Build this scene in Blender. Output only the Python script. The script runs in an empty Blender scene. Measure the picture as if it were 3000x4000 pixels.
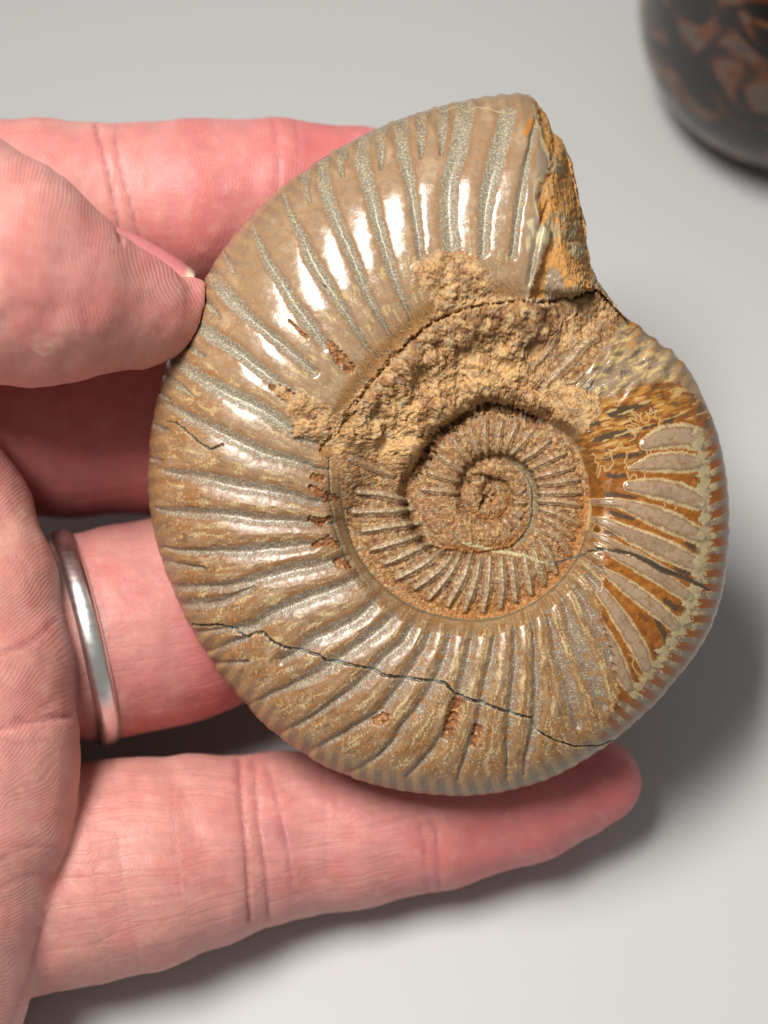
import bpy, math, time
import numpy as np
from mathutils import Matrix, Vector
T0 = time.time()
C = bpy.context.scene.collection
scn = bpy.context.scene
R_ = math.radians

# ------------------------------------------------------------------ camera, world, lamps
DF = 250.0                      # mm from lens to the fossil's rim plane
KX = 104.0 / 3000.0             # mm per photo pixel in that plane
PITCH = R_(62.0)                # camera looks this far below the horizontal
CAM_H = 0.2682
cam_data = bpy.data.cameras.new('camera')
cam = bpy.data.objects.new('camera', cam_data); C.objects.link(cam)
cam.location = (0, 0, CAM_H)
cam.rotation_euler = (math.pi / 2 - PITCH, 0, 0)
cam_data.sensor_fit = 'VERTICAL'
cam_data.sensor_height = 24.0
cam_data.lens = 24.0 * DF / (4000 * KX)
cam_data.clip_start = 0.01; cam_data.clip_end = 20
cam_data.dof.use_dof = True
cam_data.dof.focus_distance = (DF - 6.0) / 1000
cam_data.dof.aperture_fstop = (cam_data.lens) / 5.6
scn.camera = cam
MC = Matrix.Translation(cam.location) @ Matrix.Rotation(math.pi / 2 - PITCH, 4, 'X')   # camera frame -> world

world = bpy.data.worlds.new('World'); scn.world = world; world.use_nodes = True
bg = world.node_tree.nodes['Background']
bg.inputs[0].default_value = (1.0, 0.96, 0.93, 1); bg.inputs[1].default_value = 0.24

def area_lamp(name, off_mm, sx, sy, power, col, aim=(0, 0, 0)):
    """off_mm: position in mm from the fossil in the frame of the hand (x right, y up the photo, z to the lens)"""
    L = bpy.data.lights.new(name, 'AREA'); L.shape = 'RECTANGLE'; L.size = sx; L.size_y = sy
    L.energy = power; L.color = col
    o = bpy.data.objects.new(name, L); C.objects.link(o)
    p = MC @ Vector((off_mm[0] / 1000, off_mm[1] / 1000, (off_mm[2] - DF) / 1000))
    a = MC @ Vector((aim[0] / 1000, aim[1] / 1000, (aim[2] - DF) / 1000))
    o.location = p; L.spread = R_(95)
    o.rotation_euler = (a - p).to_track_quat('-Z', 'Y').to_euler()
    return o
area_lamp('ceiling_lamp', (-140, 225, 410), 0.23, 0.12, 1.16, (1.0, 0.968, 0.92), (34, -46, -20))

scn.view_settings.view_transform = 'Standard'; scn.view_settings.look = 'None'
scn.view_settings.exposure = 0.0; scn.view_settings.gamma = 1.0
scn.cycles.use_denoising = True
scn.cycles.max_bounces = 6
scn.cycles.caustics_reflective = False; scn.cycles.caustics_refractive = False

# ------------------------------------------------------------------ small maths helpers
def lin(c):
    c = np.asarray(c, float) / 255.0
    return np.where(c <= 0.04045, c / 12.92, ((c + 0.055) / 1.055) ** 2.4)
def _h(ix, iy, seed):
    h = (ix.astype(np.int64) * 374761393 + iy.astype(np.int64) * 668265263 + seed * 1274126177) & 0xFFFFFFFF
    h = ((h ^ (h >> 13)) * 1274126177) & 0xFFFFFFFF
    h = (h ^ (h >> 16)) & 0xFFFFFFFF
    return h
def gnoise(x, y, seed=0):
    x = np.asarray(x, float); y = np.asarray(y, float)
    x0 = np.floor(x); y0 = np.floor(y); fx = x - x0; fy = y - y0
    u = fx * fx * fx * (fx * (fx * 6 - 15) + 10); v = fy * fy * fy * (fy * (fy * 6 - 15) + 10)
    def g(ix, iy, dx, dy):
        a = _h(ix, iy, seed) * (2 * math.pi / 4294967296.0)
        return np.cos(a) * dx + np.sin(a) * dy
    n00 = g(x0, y0, fx, fy); n10 = g(x0 + 1, y0, fx - 1, fy)
    n01 = g(x0, y0 + 1, fx, fy - 1); n11 = g(x0 + 1, y0 + 1, fx - 1, fy - 1)
    a = n00 + u * (n10 - n00); b = n01 + u * (n11 - n01)
    return (a + v * (b - a)) * 1.45
def fbm(x, y, oct=4, seed=0, gain=0.5):
    s = 0; a = 1.0; t = 0
    for i in range(oct):
        s = s + a * gnoise(x, y, seed + i * 17); t += a; a *= gain
        x = x * 2.03 + 11.3; y = y * 2.03 - 7.7
    return s / t * 1.3
def sstep(a, b, x):
    t = np.clip((x - a) / (b - a), 0, 1); return t * t * (3 - 2 * t)
def mix(a, b, f):
    f = f[:, None] if a.ndim == 2 or np.ndim(b) == 2 else f
    return a + (b - a) * f
def polyd(px, py, pts, w=1.0, reach=3.0):
    """distance to a polyline divided by its (interpolated) half width; far points keep 99"""
    pts = np.asarray(pts, float); w = np.broadcast_to(np.asarray(w, float), (len(pts),))
    out = np.full(px.shape, 99.0)
    m = reach * w.max()
    idx = np.nonzero((px > pts[:, 0].min() - m) & (px < pts[:, 0].max() + m) & (py > pts[:, 1].min() - m) & (py < pts[:, 1].max() + m))[0]
    if len(idx) == 0: return out
    x = px[idx]; y = py[idx]; best = np.full(x.shape, 99.0)
    for i in range(len(pts) - 1):
        ax, ay = pts[i]; bx, by = pts[i + 1]; dx, dy = bx - ax, by - ay
        t = np.clip(((x - ax) * dx + (y - ay) * dy) / max(dx * dx + dy * dy, 1e-9), 0, 1)
        d = np.hypot(x - ax - t * dx, y - ay - t * dy) / (w[i] + (w[i + 1] - w[i]) * t)
        best = np.minimum(best, d)
    out[idx] = best
    return out
def inside(px, py, poly):
    """signed distance to a closed polygon, positive inside"""
    poly = np.asarray(poly, float); c = np.zeros(px.shape, bool); d = np.full(px.shape, 1e9)
    n = len(poly)
    for i in range(n):
        ax, ay = poly[i]; bx, by = poly[(i + 1) % n]; dx, dy = bx - ax, by - ay
        t = np.clip(((px - ax) * dx + (py - ay) * dy) / (dx * dx + dy * dy + 1e-9), 0, 1)
        d = np.minimum(d, np.hypot(px - ax - t * dx, py - ay - t * dy))
        if ay != by:
            c ^= ((ay > py) != (by > py)) & (px < (bx - ax) * (py - ay) / (by - ay) + ax)
    return np.where(c, d, -d)
def sm(pts, n=4):
    """smooth a traced line (Catmull-Rom)"""
    p = np.asarray(pts, float)
    if len(p) < 3: return p
    q = np.vstack([2 * p[0] - p[1], p, 2 * p[-1] - p[-2]]); o = []
    for i in range(1, len(q) - 2):
        for k in range(n):
            t = k / n
            o.append(0.5 * (2 * q[i] + (q[i + 1] - q[i - 1]) * t + (2 * q[i - 1] - 5 * q[i] + 4 * q[i + 1] - q[i + 2]) * t * t + (3 * q[i] - q[i - 1] - 3 * q[i + 1] + q[i + 2]) * t ** 3))
    o.append(p[-1]); return np.array(o)
def T(ox, oy, s, pts):
    return [(ox + a / s, oy + b / s) for a, b in pts]
PS = 0.553
def P_(pts): return [(a / PS, b / PS) for a, b in pts]
def place(px, py, z):
    """photo pixel and depth (mm toward the lens) -> mm in the frame of the hand"""
    f = KX * (DF - z) / DF
    return np.stack([(px - 1500) * f, -(py - 2000) * f, z + 0 * px], -1)

# ------------------------------------------------------------------ object helpers
def mesh_obj(name, verts, faces, mat, parent=None, normals=None, attrs=None, smooth=True):
    me = bpy.data.meshes.new(name)
    faces = np.asarray(faces, np.int32); k = faces.shape[1]
    me.vertices.add(len(verts)); me.vertices.foreach_set('co', np.asarray(verts, np.float32).ravel())
    me.loops.add(faces.size); me.loops.foreach_set('vertex_index', faces.ravel())
    me.polygons.add(len(faces)); me.polygons.foreach_set('loop_start', np.arange(0, faces.size, k, dtype=np.int32))
    me.update(calc_edges=True); me.validate()
    if smooth: me.polygons.foreach_set('use_smooth', np.ones(len(me.polygons), bool))
    for an, av in (attrs or {}).items():
        if av.ndim == 2:
            a = me.attributes.new(an, 'FLOAT_COLOR', 'POINT')
            a.data.foreach_set('color', np.hstack([av, np.ones((len(av), 1))]).astype(np.float32).ravel())
        else:
            a = me.attributes.new(an, 'FLOAT', 'POINT'); a.data.foreach_set('value', av.astype(np.float32))
    if normals is not None: me.normals_split_custom_set_from_vertices(normals.astype(np.float32))
    me.materials.append(mat)
    o = bpy.data.objects.new(name, me); C.objects.link(o)
    if parent is not None: o.parent = parent
    return o
def root(name, label, cat, at_mm=(0, 0, 0)):
    o = bpy.data.objects.new(name, None); C.objects.link(o); o.empty_display_size = 0.01
    o.matrix_world = MC @ Matrix.Translation(Vector((at_mm[0], at_mm[1], at_mm[2] - DF)) / 1000)
    o['label'] = label; o['category'] = cat
    return o
class NT:
    def __init__(s, name):
        s.m = bpy.data.materials.new(name); s.m.use_nodes = True; s.t = s.m.node_tree
        s.b = s.t.nodes['Principled BSDF']; s.o = s.t.nodes['Material Output']
    def n(s, typ, **kw):
        x = s.t.nodes.new(typ)
        for k, v in kw.items():
            if k in x.inputs.keys():
                x.inputs[k].default_value = v
            else: setattr(x, k, v)
        return x
    def l(s, a, b): s.t.links.new(a, b)
    def attr(s, name): return s.n('ShaderNodeAttribute', attribute_name=name)
    def math(s, op, a, b=None, c=None):
        x = s.t.nodes.new('ShaderNodeMath'); x.operation = op
        for i, v in enumerate((a, b, c)):
            if v is None: continue
            if isinstance(v, (int, float)): x.inputs[i].default_value = v
            else: s.l(v, x.inputs[i])
        return x.outputs[0]

# ------------------------------------------------------------------ table
def make_table():
    m = NT('table_white_laminate')
    tc = m.n('ShaderNodeTexCoord')
    n1 = m.n('ShaderNodeTexNoise', Scale=6.0, Detail=3.0); m.l(tc.outputs['Object'], n1.inputs['Vector'])
    cr = m.n('ShaderNodeValToRGB'); m.l(n1.outputs['Fac'], cr.inputs[0])
    cr.color_ramp.elements[0].color = (0.44, 0.445, 0.445, 1); cr.color_ramp.elements[1].color = (0.46, 0.465, 0.463, 1)
    m.l(cr.outputs[0], m.b.inputs['Base Color'])
    n2 = m.n('ShaderNodeTexNoise', Scale=900.0, Detail=2.0); m.l(tc.outputs['Object'], n2.inputs['Vector'])
    bp = m.n('ShaderNodeBump', Strength=0.05, Distance=0.0002); m.l(n2.outputs['Fac'], bp.inputs['Height']); m.l(bp.outputs[0], m.b.inputs['Normal'])
    m.b.inputs['Roughness'].default_value = 0.5; m.b.inputs['Specular IOR Level'].default_value = 0.3
    import bmesh
    bm = bmesh.new(); bmesh.ops.create_cube(bm, size=1.0)
    bmesh.ops.scale(bm, vec=(1.8, 1.5, 0.03), verts=bm.verts); bmesh.ops.translate(bm, vec=(0, 0.35, -0.015), verts=bm.verts)
    bmesh.ops.bevel(bm, geom=bm.edges[:], offset=0.003, segments=3, affect='EDGES')
    me = bpy.data.meshes.new('tabletop'); bm.to_mesh(me); bm.free(); me.materials.append(m.m)
    o = bpy.data.objects.new('tabletop', me); C.objects.link(o)
    o['kind'] = 'structure'; o['label'] = 'plain white tabletop under the hand'
make_table()

# ------------------------------------------------------------------ jar, out of focus on the table
def make_jar():
    m = NT('dark_agate_glass')
    tc = m.n('ShaderNodeTexCoord'); mp = m.n('ShaderNodeMapping'); m.l(tc.outputs['Object'], mp.inputs[0])
    mp.inputs['Scale'].default_value = (1, 1, 1.0); mp.inputs['Location'].default_value = (0.021, 0.013, 0.004)
    n1 = m.n('ShaderNodeTexNoise', Scale=84.0, Detail=2.5, Distortion=1.2); m.l(mp.outputs[0], n1.inputs['Vector'])
    cr = m.n('ShaderNodeValToRGB'); m.l(n1.outputs['Fac'], cr.inputs[0]); r = cr.color_ramp
    r.elements[0].position = 0.0; r.elements[0].color = (0.006, 0.006, 0.007, 1)
    r.elements[1].position = 0.47; r.elements[1].color = (0.008, 0.007, 0.007, 1)
    for p, c in ((0.52, (0.05, 0.014, 0.005, 1)), (0.56, (0.15, 0.042, 0.010, 1)), (0.60, (0.11, 0.085, 0.055, 1)), (0.66, (0.09, 0.065, 0.058, 1)), (0.69, (0.008, 0.007, 0.007, 1))):
        e = r.elements.new(p); e.color = c
    # dark band round the foot
    sx = m.n('ShaderNodeSeparateXYZ'); m.l(tc.outputs['Object'], sx.inputs[0])
    f = m.n('ShaderNodeMapRange'); m.l(sx.outputs[2], f.inputs[0]); f.inputs[1].default_value = 0.004; f.inputs[2].default_value = 0.008
    mx = m.n('ShaderNodeMix', data_type='RGBA'); m.l(f.outputs[0], mx.inputs[0]); mx.inputs[6].default_value = (0.010, 0.009, 0.010, 1); m.l(cr.outputs[0], mx.inputs[7])
    m.l(mx.outputs[2], m.b.inputs['Base Color'])
    m.b.inputs['Roughness'].default_value = 0.04
    prof = [(0.0, 0.0), (0.012, 0.0), (0.017, 0.0006), (0.0215, 0.0025), (0.0255, 0.006), (0.0283, 0.0105), (0.0300, 0.016), (0.0308, 0.023), (0.031, 0.032), (0.031, 0.060), (0.0305, 0.068), (0.028, 0.074), (0.024, 0.077), (0.0235, 0.083), (0.0245, 0.085), (0.0225, 0.0855), (0.0215, 0.083), (0.0215, 0.076), (0.026, 0.070), (0.0275, 0.060), (0.0275, 0.020), (0.022, 0.008), (0.0, 0.006)]
    N = 72; v = []; f = []
    for i, (r0, z0) in enumerate(prof):
        for k in range(N):
            a = 2 * math.pi * k / N; v.append((r0 * math.cos(a), r0 * math.sin(a), z0))
    for i in range(len(prof) - 1):
        for k in range(N):
            f.append((i * N + k, i * N + (k + 1) % N, (i + 1) * N + (k + 1) % N, (i + 1) * N + k))
    e = bpy.data.objects.new('glass_jar', None); C.objects.link(e); e.empty_display_size = 0.01
    e['label'] = 'dark glossy jar with orange and cream patches, out of focus behind the fossil'; e['category'] = 'jar'
    b = mesh_obj('jar_body', v, f, m.m, e)
    md = b.modifiers.new('s', 'SUBSURF'); md.levels = 1; md.render_levels = 1
    # foot centre: hit the table plane along the pixel (px, py)
    px, py = JAR_PX
    d = MC.to_3x3() @ Vector(((px - 1500) * KX, -(py - 2000) * KX, -DF)); t = -CAM_H / d.z
    e.location = cam.location + d * t
JAR_PX = (3075, 340)
make_jar()

# ================================================================== THE AMMONITE
CX, CY = 1925.0, 1935.0
outline_p = [(1140,200),(1100,202),(1050,208),(1000,216),(950,228),(900,243),(850,260),(800,283),(750,308),(700,337),(650,372),(600,410),(560,447),(520,490),(490,527),(460,570),(440,605),(425,640),(400,695),(380,735),(360,780),(345,830),(335,880),(326,930),(321,980),(319,1040),(322,1090),(330,1140),(340,1180),(355,1230),(375,1280),(395,1325),(420,1370),(450,1420),(485,1470),(520,1510),(555,1550),(600,1590),(650,1625),(700,1655),(760,1680),(820,1698),(880,1710),(940,1717),(1000,1720),(1060,1715),(1120,1703),(1180,1685),(1230,1662),(1280,1632),(1330,1598),(1380,1555),(1420,1518),(1460,1470),(1500,1420),(1530,1370),(1550,1320),(1565,1260),(1572,1200),(1576,1130),(1573,1060),(1563,990),(1545,920),(1520,860),(1490,800),(1455,760),(1420,738),(1400,720),(1375,700),(1340,675),(1315,640),(1290,605),(1275,570),(1268,530),(1264,480),(1250,430),(1245,390),(1232,345),(1218,310),(1195,285),(1180,250),(1160,220)]
ol = np.array(P_(outline_p))
oth = np.degrees(np.arctan2(-(ol[:, 1] - CY), ol[:, 0] - CX)) % 360
orr = np.hypot(ol[:, 0] - CX, ol[:, 1] - CY)
srt = np.argsort(oth)
_t = np.arange(0, 360, 0.1)
_r = np.interp(_t, oth[srt], orr[srt], period=360)
ker = np.exp(-0.5 * (np.arange(-25, 26) / 9.0) ** 2); ker /= ker.sum()
_r2 = np.convolve(np.concatenate([_r[-25:], _r, _r[:25]]), ker, 'valid')
wj = sstep(52, 56, _t) * (1 - sstep(83, 87, _t))
_r = _r2 * (1 - wj) + _r * wj
def Rout(th): return np.interp(th % 360, _t, _r, period=360)
Z5 = (1250, 1500, 1.508)
seam = P_([(1352,690),(1290,626),(1240,642),(1180,650),(1110,652),(1060,655),(1000,668),(940,692),(890,730),(850,775),(800,830),(765,880),(735,920),(722,962),(736,1000),(736,1050),(745,1110),(765,1180),(800,1235),(840,1275),(890,1308),(950,1328),(1030,1338),(1090,1328),(1150,1300),(1210,1250),(1250,1190),(1270,1120),(1272,1060),(1258,1000),(1235,950)])
seam += T(*Z5, [(1200,205),(1050,135),(870,180),(720,290),(610,430),(540,540),(515,680),(560,830),(660,960),(800,985),(1000,978),(1130,955),(1220,850),(1250,700),(1225,560),(1150,470),(1050,440),(950,450),(880,510),(845,600),(850,700),(900,765),(980,800),(1060,780),(1110,720),(1120,650),(1090,590),(1030,570),(980,600),(970,660),(1010,700)])
seam = np.array(seam)
a = np.degrees(np.arctan2(-(seam[:, 1] - CY), seam[:, 0] - CX)) % 360
u = [a[0]]
for i in range(1, len(a)):
    d = (a[i] - u[-1] + 180) % 360 - 180; u.append(u[-1] + d)
su = np.maximum.accumulate(np.array(u)); sr = np.hypot(seam[:, 0] - CX, seam[:, 1] - CY)
PH0 = su[0]
_sp = np.arange(PH0, su[-1], 0.5); _sr = np.interp(_sp, su, sr)
k7 = np.ones(13) / 13; _srs = np.convolve(np.pad(_sr, 6, 'edge'), k7, 'valid'); _sr = np.where(_sp < PH0 + 12, _sr, _srs)
def Seam(ph): return np.where(ph > su[-1], 0.0, np.interp(ph, _sp, _sr))
def Hh(ph): return 12.0 * np.exp(-(ph - 80) / 360 * math.log(12 / 6.9))

NTH, NR = 1900, 440
th = np.arange(NTH) * 360.0 / NTH
uu = np.linspace(0, 1, NR)
g = np.where(uu < 0.84, uu / 0.84 * 0.93, 1 - 0.07 * (1 - np.clip((uu - 0.84) / 0.16, 0, 1)) ** 2)
g[0] = 0.002
TH, G = np.meshgrid(th, g, indexing='ij')
Rr = Rout(th)[:, None] * G
px = (CX + Rr * np.cos(np.radians(TH))).ravel(); py = (CY - Rr * np.sin(np.radians(TH))).ravel()
TH = TH.ravel(); Rr = Rr.ravel()
RO = np.repeat(Rout(th), NR)
# which turn of the spiral, and position across it
phi0 = np.where(TH >= PH0, TH, TH + 360)
kk = np.zeros(TH.shape, int); inner = Seam(phi0); outer = RO.copy()
ph = phi0.copy()
for k in range(1, 5):
    lower = Rr < inner
    ph = np.where(lower, phi0 + 360 * k, ph); kk = np.where(lower, k, kk)
    outer = np.where(lower, inner, outer); inner = np.where(lower, Seam(phi0 + 360 * k), inner)
tt = np.clip((Rr - inner) / np.maximum(outer - inner, 1), 0, 1)
frac = np.where(kk == 0, 1.0, 1 - 0.38 * sstep(415, 460, ph))
tp = tt * frac
ts = 0.26
def prof(t):
    v = np.clip((t - ts) / (1 - ts), 0, 1)
    return np.where(t < ts, 1 - 0.16 * ((ts - t) / ts) ** 2, np.sqrt(np.clip(1 - v ** 2.3, 0, 1)))
fillw = sstep(60, 82, TH) * sstep(196, 168, TH)
zs = 0.80 * Hh(ph + 360) * np.where(kk == 0, 1, 0.62)
zs = np.where(kk == 0, zs + (0.86 * Hh(ph) - zs) * fillw, zs)
wall = sstep(0, 1, np.clip(tt / np.where(kk == 0, 0.10, 0.16), 0, 1)) ** 0.7
zf = Hh(ph) * np.where(kk == 0, 1.0, 0.80) * prof(tp)
zb = zs + (zf - zs) * wall
zb = np.where((kk == 0) & (tt > 0.3), Hh(ph) * prof(tt), zb)
zb = np.where(kk >= 1, np.minimum(zb, 99), zb)
zb = zb + (0.7 * (kk == 1) + 0.5 * (kk >= 2)) * np.sin(math.pi * np.clip(tt, 0, 1))
# match height where an inner turn meets the foot of the outer wall
zfoot = 0.80 * Hh(ph)
zfoot = np.where(kk == 1, zfoot + (0.86 * Hh(ph - 360) - zfoot) * fillw, zfoot)
zb = np.where(kk >= 1, zb + (zfoot - zb) * sstep(0.8 - 0.45 * fillw * (kk == 1), 1.0, tt) * sstep(415, 440, ph), zb)
# broken mouth: the whorl falls away to the right of the broken shell edge
edge_ap = T(1400, 300, 1.508, [(1035,120),(1045,200),(1070,290),(1085,380),(1110,470),(1120,540),(1050,620),(1045,735),(1070,830),(1110,890),(1130,960),(1085,1040),(1050,1160),(1010,1260),(1000,1310)])
out_ap = P_([(1140,196),(1160,220),(1180,250),(1195,285),(1218,310),(1232,345),(1245,390),(1250,430),(1264,480),(1268,530),(1275,570),(1290,605),(1315,640),(1345,678)])
mouth_poly = edge_ap + [(2300, 1165), (2420, 1205)] + out_ap[::-1]
d_mouth = inside(px, py, mouth_poly)
d_out = polyd(px, py, out_ap, 1.0, 400)
fall = 1 - np.clip(d_out / 175, 0, 1)
near = (TH > 50) & (TH < 90) & (kk == 0)
d_out = d_out + 400 * sstep(77, 86, TH)
fall = 1 - np.clip(d_out / 175, 0, 1)
zb = np.where(near & (d_out < 175), zb * np.sqrt(np.clip(1 - fall ** 2.2, 0, 1)), zb)
zb = zb - 1.1 * sstep(-3, 14, d_mouth) * (zb > 1.5)

# ---- traced grooves of the outer whorl (half width in pixels)
GR = [
 ([(1567,440),(1567,500),(1572,590),(1596,690),(1611,782),(1630,903),(1645,1013)], [17,20,19,17,15,13,9], 1),
 ([(1649,430),(1645,541),(1645,613)], [15,13,4], 0),
 ([(1731,420),(1727,530),(1722,600)], [14,14,4], 0),
 ([(1818,420),(1789,589),(1755,710),(1751,830),(1765,985)], [28,26,25,27,24], 1),
 ([(1985,440),(1948,589),(1915,710),(1895,830),(1886,990)], [24,26,25,20,14], 1),
 ([(2093,470),(2070,590),(2054,662),(2030,782),(2016,879),(2000,1000)], [7,8,12,13,10,9], 1),
 ([(2140,790),(2108,900),(2085,1000),(2068,1110)], [5,11,11,8], 0),
 ([(1488,490),(1488,560),(1488,654)], [14,14,5], 0),
 ([(1425,510),(1414,590),(1416,645),(1450,765),(1479,886),(1522,1030),(1565,1151),(1590,1210)], [18,20,22,20,18,16,10,6], 1),
 ([(1352,540),(1335,600),(1329,645),(1339,690)], [13,14,11,4], 0),
 ([(1268,590),(1262,640),(1262,693),(1286,789),(1324,886),(1377,1006),(1425,1127),(1469,1214),(1498,1267)], [13,16,19,20,18,16,14,10,7], 1),
 ([(1192,640),(1189,690),(1192,731),(1211,789)], [13,14,10,4], 0),
 ([(1110,760),(1121,800),(1141,847),(1180,924),(1213,1006),(1271,1103),(1334,1199),(1387,1281),(1421,1339)], [7,9,11,14,19,19,14,10,7], 1),
 ([(985,885),(1006,934),(1035,1006),(1093,1093),(1151,1189),(1213,1271),(1266,1345)], [7,10,13,16,17,18,14], 1),
 ([(870,985),(883,1010),(905,1045),(921,1077)], [5,9,8,3], 0),
 ([(810,1045),(825,1068),(863,1125),(926,1193),(1008,1270),(1080,1328),(1143,1381),(1225,1453)], [9,15,22,22,16,16,15,12], 1),
 ([(775,1140),(790,1165),(825,1203),(859,1241)], [8,11,11,4], 0),
 ([(735,1225),(757,1251),(820,1304),(902,1357),(974,1410),(1042,1463),(1119,1526),(1190,1580)], [9,16,22,20,18,18,18,14], 1),
 ([(696,1305),(714,1328),(753,1366),(796,1391)], [6,10,11,4], 0),
 ([(668,1385),(690,1410),(753,1458),(839,1511),(936,1559),(1032,1608),(1129,1675),(1190,1720)], [8,14,20,22,24,24,18,12], 1),
 ([(636,1455),(651,1473),(704,1511),(753,1550)], [6,10,11,4], 0),
 ([(615,1530),(640,1550),(660,1565)], [7,9,4], 0),
 ([(650,1575),(675,1593),(743,1636),(839,1680),(936,1728),(1032,1771),(1177,1810),(1235,1829)], [7,11,18,20,24,22,16,10], 1),
 ([(600,1660),(625,1672),(650,1680)], [6,9,4], 0),
 ([(580,1785),(600,1795),(625,1800)], [7,11,5], 0),
 ([(640,1840),(671,1849),(767,1863),(888,1892),(1008,1911),(1129,1935),(1235,1962)], [8,13,20,24,26,20,14], 1),
 ([(610,1988),(646,1998),(767,2007),(888,2012),(1008,2031),(1153,2036),(1260,2046)], [6,11,17,20,22,18,11], 1),
 ([(640,2140),(704,2155),(820,2157),(936,2157),(1032,2147),(1129,2138),(1225,2126)], [6,10,13,22,23,21,14], 1),
 ([(635,2190),(661,2200),(791,2224)], [9,12,5], 0),
 ([(645,2285),(661,2292),(767,2297),(888,2292),(984,2272),(1129,2232),(1249,2208),(1321,2185)], [8,11,13,16,22,24,22,14], 1),
 ([(690,2360),(719,2364),(839,2359),(912,2332),(984,2295)], [12,16,18,15,12], 0),
 ([(730,2470),(781,2470),(888,2461),(984,2450),(1032,2417),(1129,2369),(1225,2330),(1346,2287),(1430,2235)], [8,9,11,20,22,22,24,20,12], 1),
 ([(790,2545),(820,2543),(912,2514),(969,2494)], [8,10,14,8], 0),
 ([(800,2606),(830,2596),(960,2591)], [8,10,8], 0),
 ([(1100,2585),(1177,2538),(1224,2500),(1320,2458),(1417,2402),(1489,2320),(1510,2285)], [14,20,26,26,22,15,9], 1),
 ([(960,2760),(1100,2700),(1229,2640),(1320,2580),(1417,2509),(1499,2446),(1562,2378),(1590,2340)], [9,12,24,22,22,22,15,8], 1),
 ([(1060,2880),(1180,2830),(1296,2754),(1393,2682),(1470,2610),(1509,2566),(1576,2509),(1624,2422)], [9,10,12,18,22,20,20,12], 1),
 ([(1160,2960),(1290,2900),(1393,2841),(1489,2779),(1557,2692),(1610,2615),(1663,2528),(1692,2440)], [9,10,12,16,20,20,20,12], 1),
 ([(1340,3035),(1465,2971),(1538,2899),(1576,2836),(1634,2769),(1701,2658),(1740,2566),(1764,2460)], [9,10,12,14,18,18,19,11], 1),
 ([(1590,3040),(1658,2971),(1721,2899),(1769,2803),(1803,2682),(1827,2586),(1846,2470)], [8,10,18,20,18,18,11], 1),
 ([(1790,3050),(1817,2971),(1841,2899),(1875,2803),(1894,2682),(1918,2586),(1933,2480)], [7,10,14,15,16,17,10], 1),
 ([(1985,3040),(1985,2950),(1992,2827),(2001,2730),(2013,2610),(2013,2490)], [6,8,14,15,15,10], 1),
 ([(2050,3030),(2060,2960),(2078,2899),(2093,2803),(2098,2682),(2093,2586),(2086,2470)], [6,10,14,16,15,12,8], 1),
 ([(2262,2850),(2257,2827),(2233,2730),(2209,2634),(2175,2538),(2151,2435)], [6,18,24,22,19,10], 1),
 ([(2362,2765),(2358,2754),(2319,2658),(2281,2562),(2238,2465),(2209,2370)], [8,17,28,27,22,10], 1),
 ([(2455,2680),(2450,2672),(2411,2586),(2368,2499),(2310,2403),(2266,2320)], [8,20,27,26,20,11], 1),
 ([(2530,2610),(2522,2600),(2498,2537),(2440,2441),(2373,2345),(2310,2262)], [8,20,28,28,22,11], 1),
 ([(2640,2445),(2632,2437),(2551,2369),(2455,2296),(2358,2229)], [8,22,28,26,11], 1),
 ([(2695,2333),(2680,2325),(2584,2258),(2500,2210),(2420,2175),(2370,2150)], [8,22,26,25,18,10], 1),
 ([(2640,2239),(2487,2166),(2352,2104)], [3,11,9], 1),
 ([(2728,2210),(2715,2205),(2608,2152),(2487,2099),(2362,2041)], [8,22,29,24,12], 1),
 ([(2738,2099),(2728,2093),(2632,2046),(2536,2007),(2420,1967)], [6,22,30,26,13], 1),
 ([(2742,1972),(2725,1960),(2656,1930),(2560,1908),(2459,1900)], [6,24,30,28,16], 1),
 ([(2722,1812),(2700,1808),(2656,1806),(2560,1808),(2463,1828)], [14,24,29,25,7], 1),
 ([(2729,1713),(2656,1702),(2584,1712),(2525,1735)], [30,33,30,18], 1),
 ([(2300,1505),(2345,1500),(2400,1470),(2487,1435)], [18,38,44,36], 1),
]
# position between the traced main grooves (whole number on a groove), so streaks can follow the ribs
rel_th = np.where(TH < PH0, TH + 360, TH)
cnt = np.zeros(len(px), int); tlo = np.full(px.shape, PH0 - 6.0); thi = np.full(px.shape, PH0 + 364.0)
for P, w, mnn in GR:
    if not mnn: continue
    P = np.array(P, float)
    pr = np.hypot(P[:, 0] - CX, P[:, 1] - CY); pt = np.degrees(np.arctan2(-(P[:, 1] - CY), P[:, 0] - CX)) % 360
    pt = np.where(pt < PH0 - 2, pt + 360, pt); s_ = np.argsort(pr)
    tg = np.interp(Rr, pr[s_], pt[s_]); past = rel_th > tg
    cnt += past; tlo = np.where(past, np.maximum(tlo, tg), tlo); thi = np.where(~past, np.minimum(thi, tg), thi)
gfrac = (rel_th - tlo) / np.maximum(thi - tlo, 0.5); RC = cnt + gfrac
wx = 3.5 * fbm(px / 40, py / 40, 2, 5); wy = 3.5 * fbm(px / 40 + 9, py / 40 - 4, 2, 9)
qx = px + wx; qy = py + wy
jit = 0.22 * fbm(px / 9, py / 9, 2, 40)
gd = np.full(px.shape, 99.0); gid = np.full(px.shape, -1)
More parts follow.
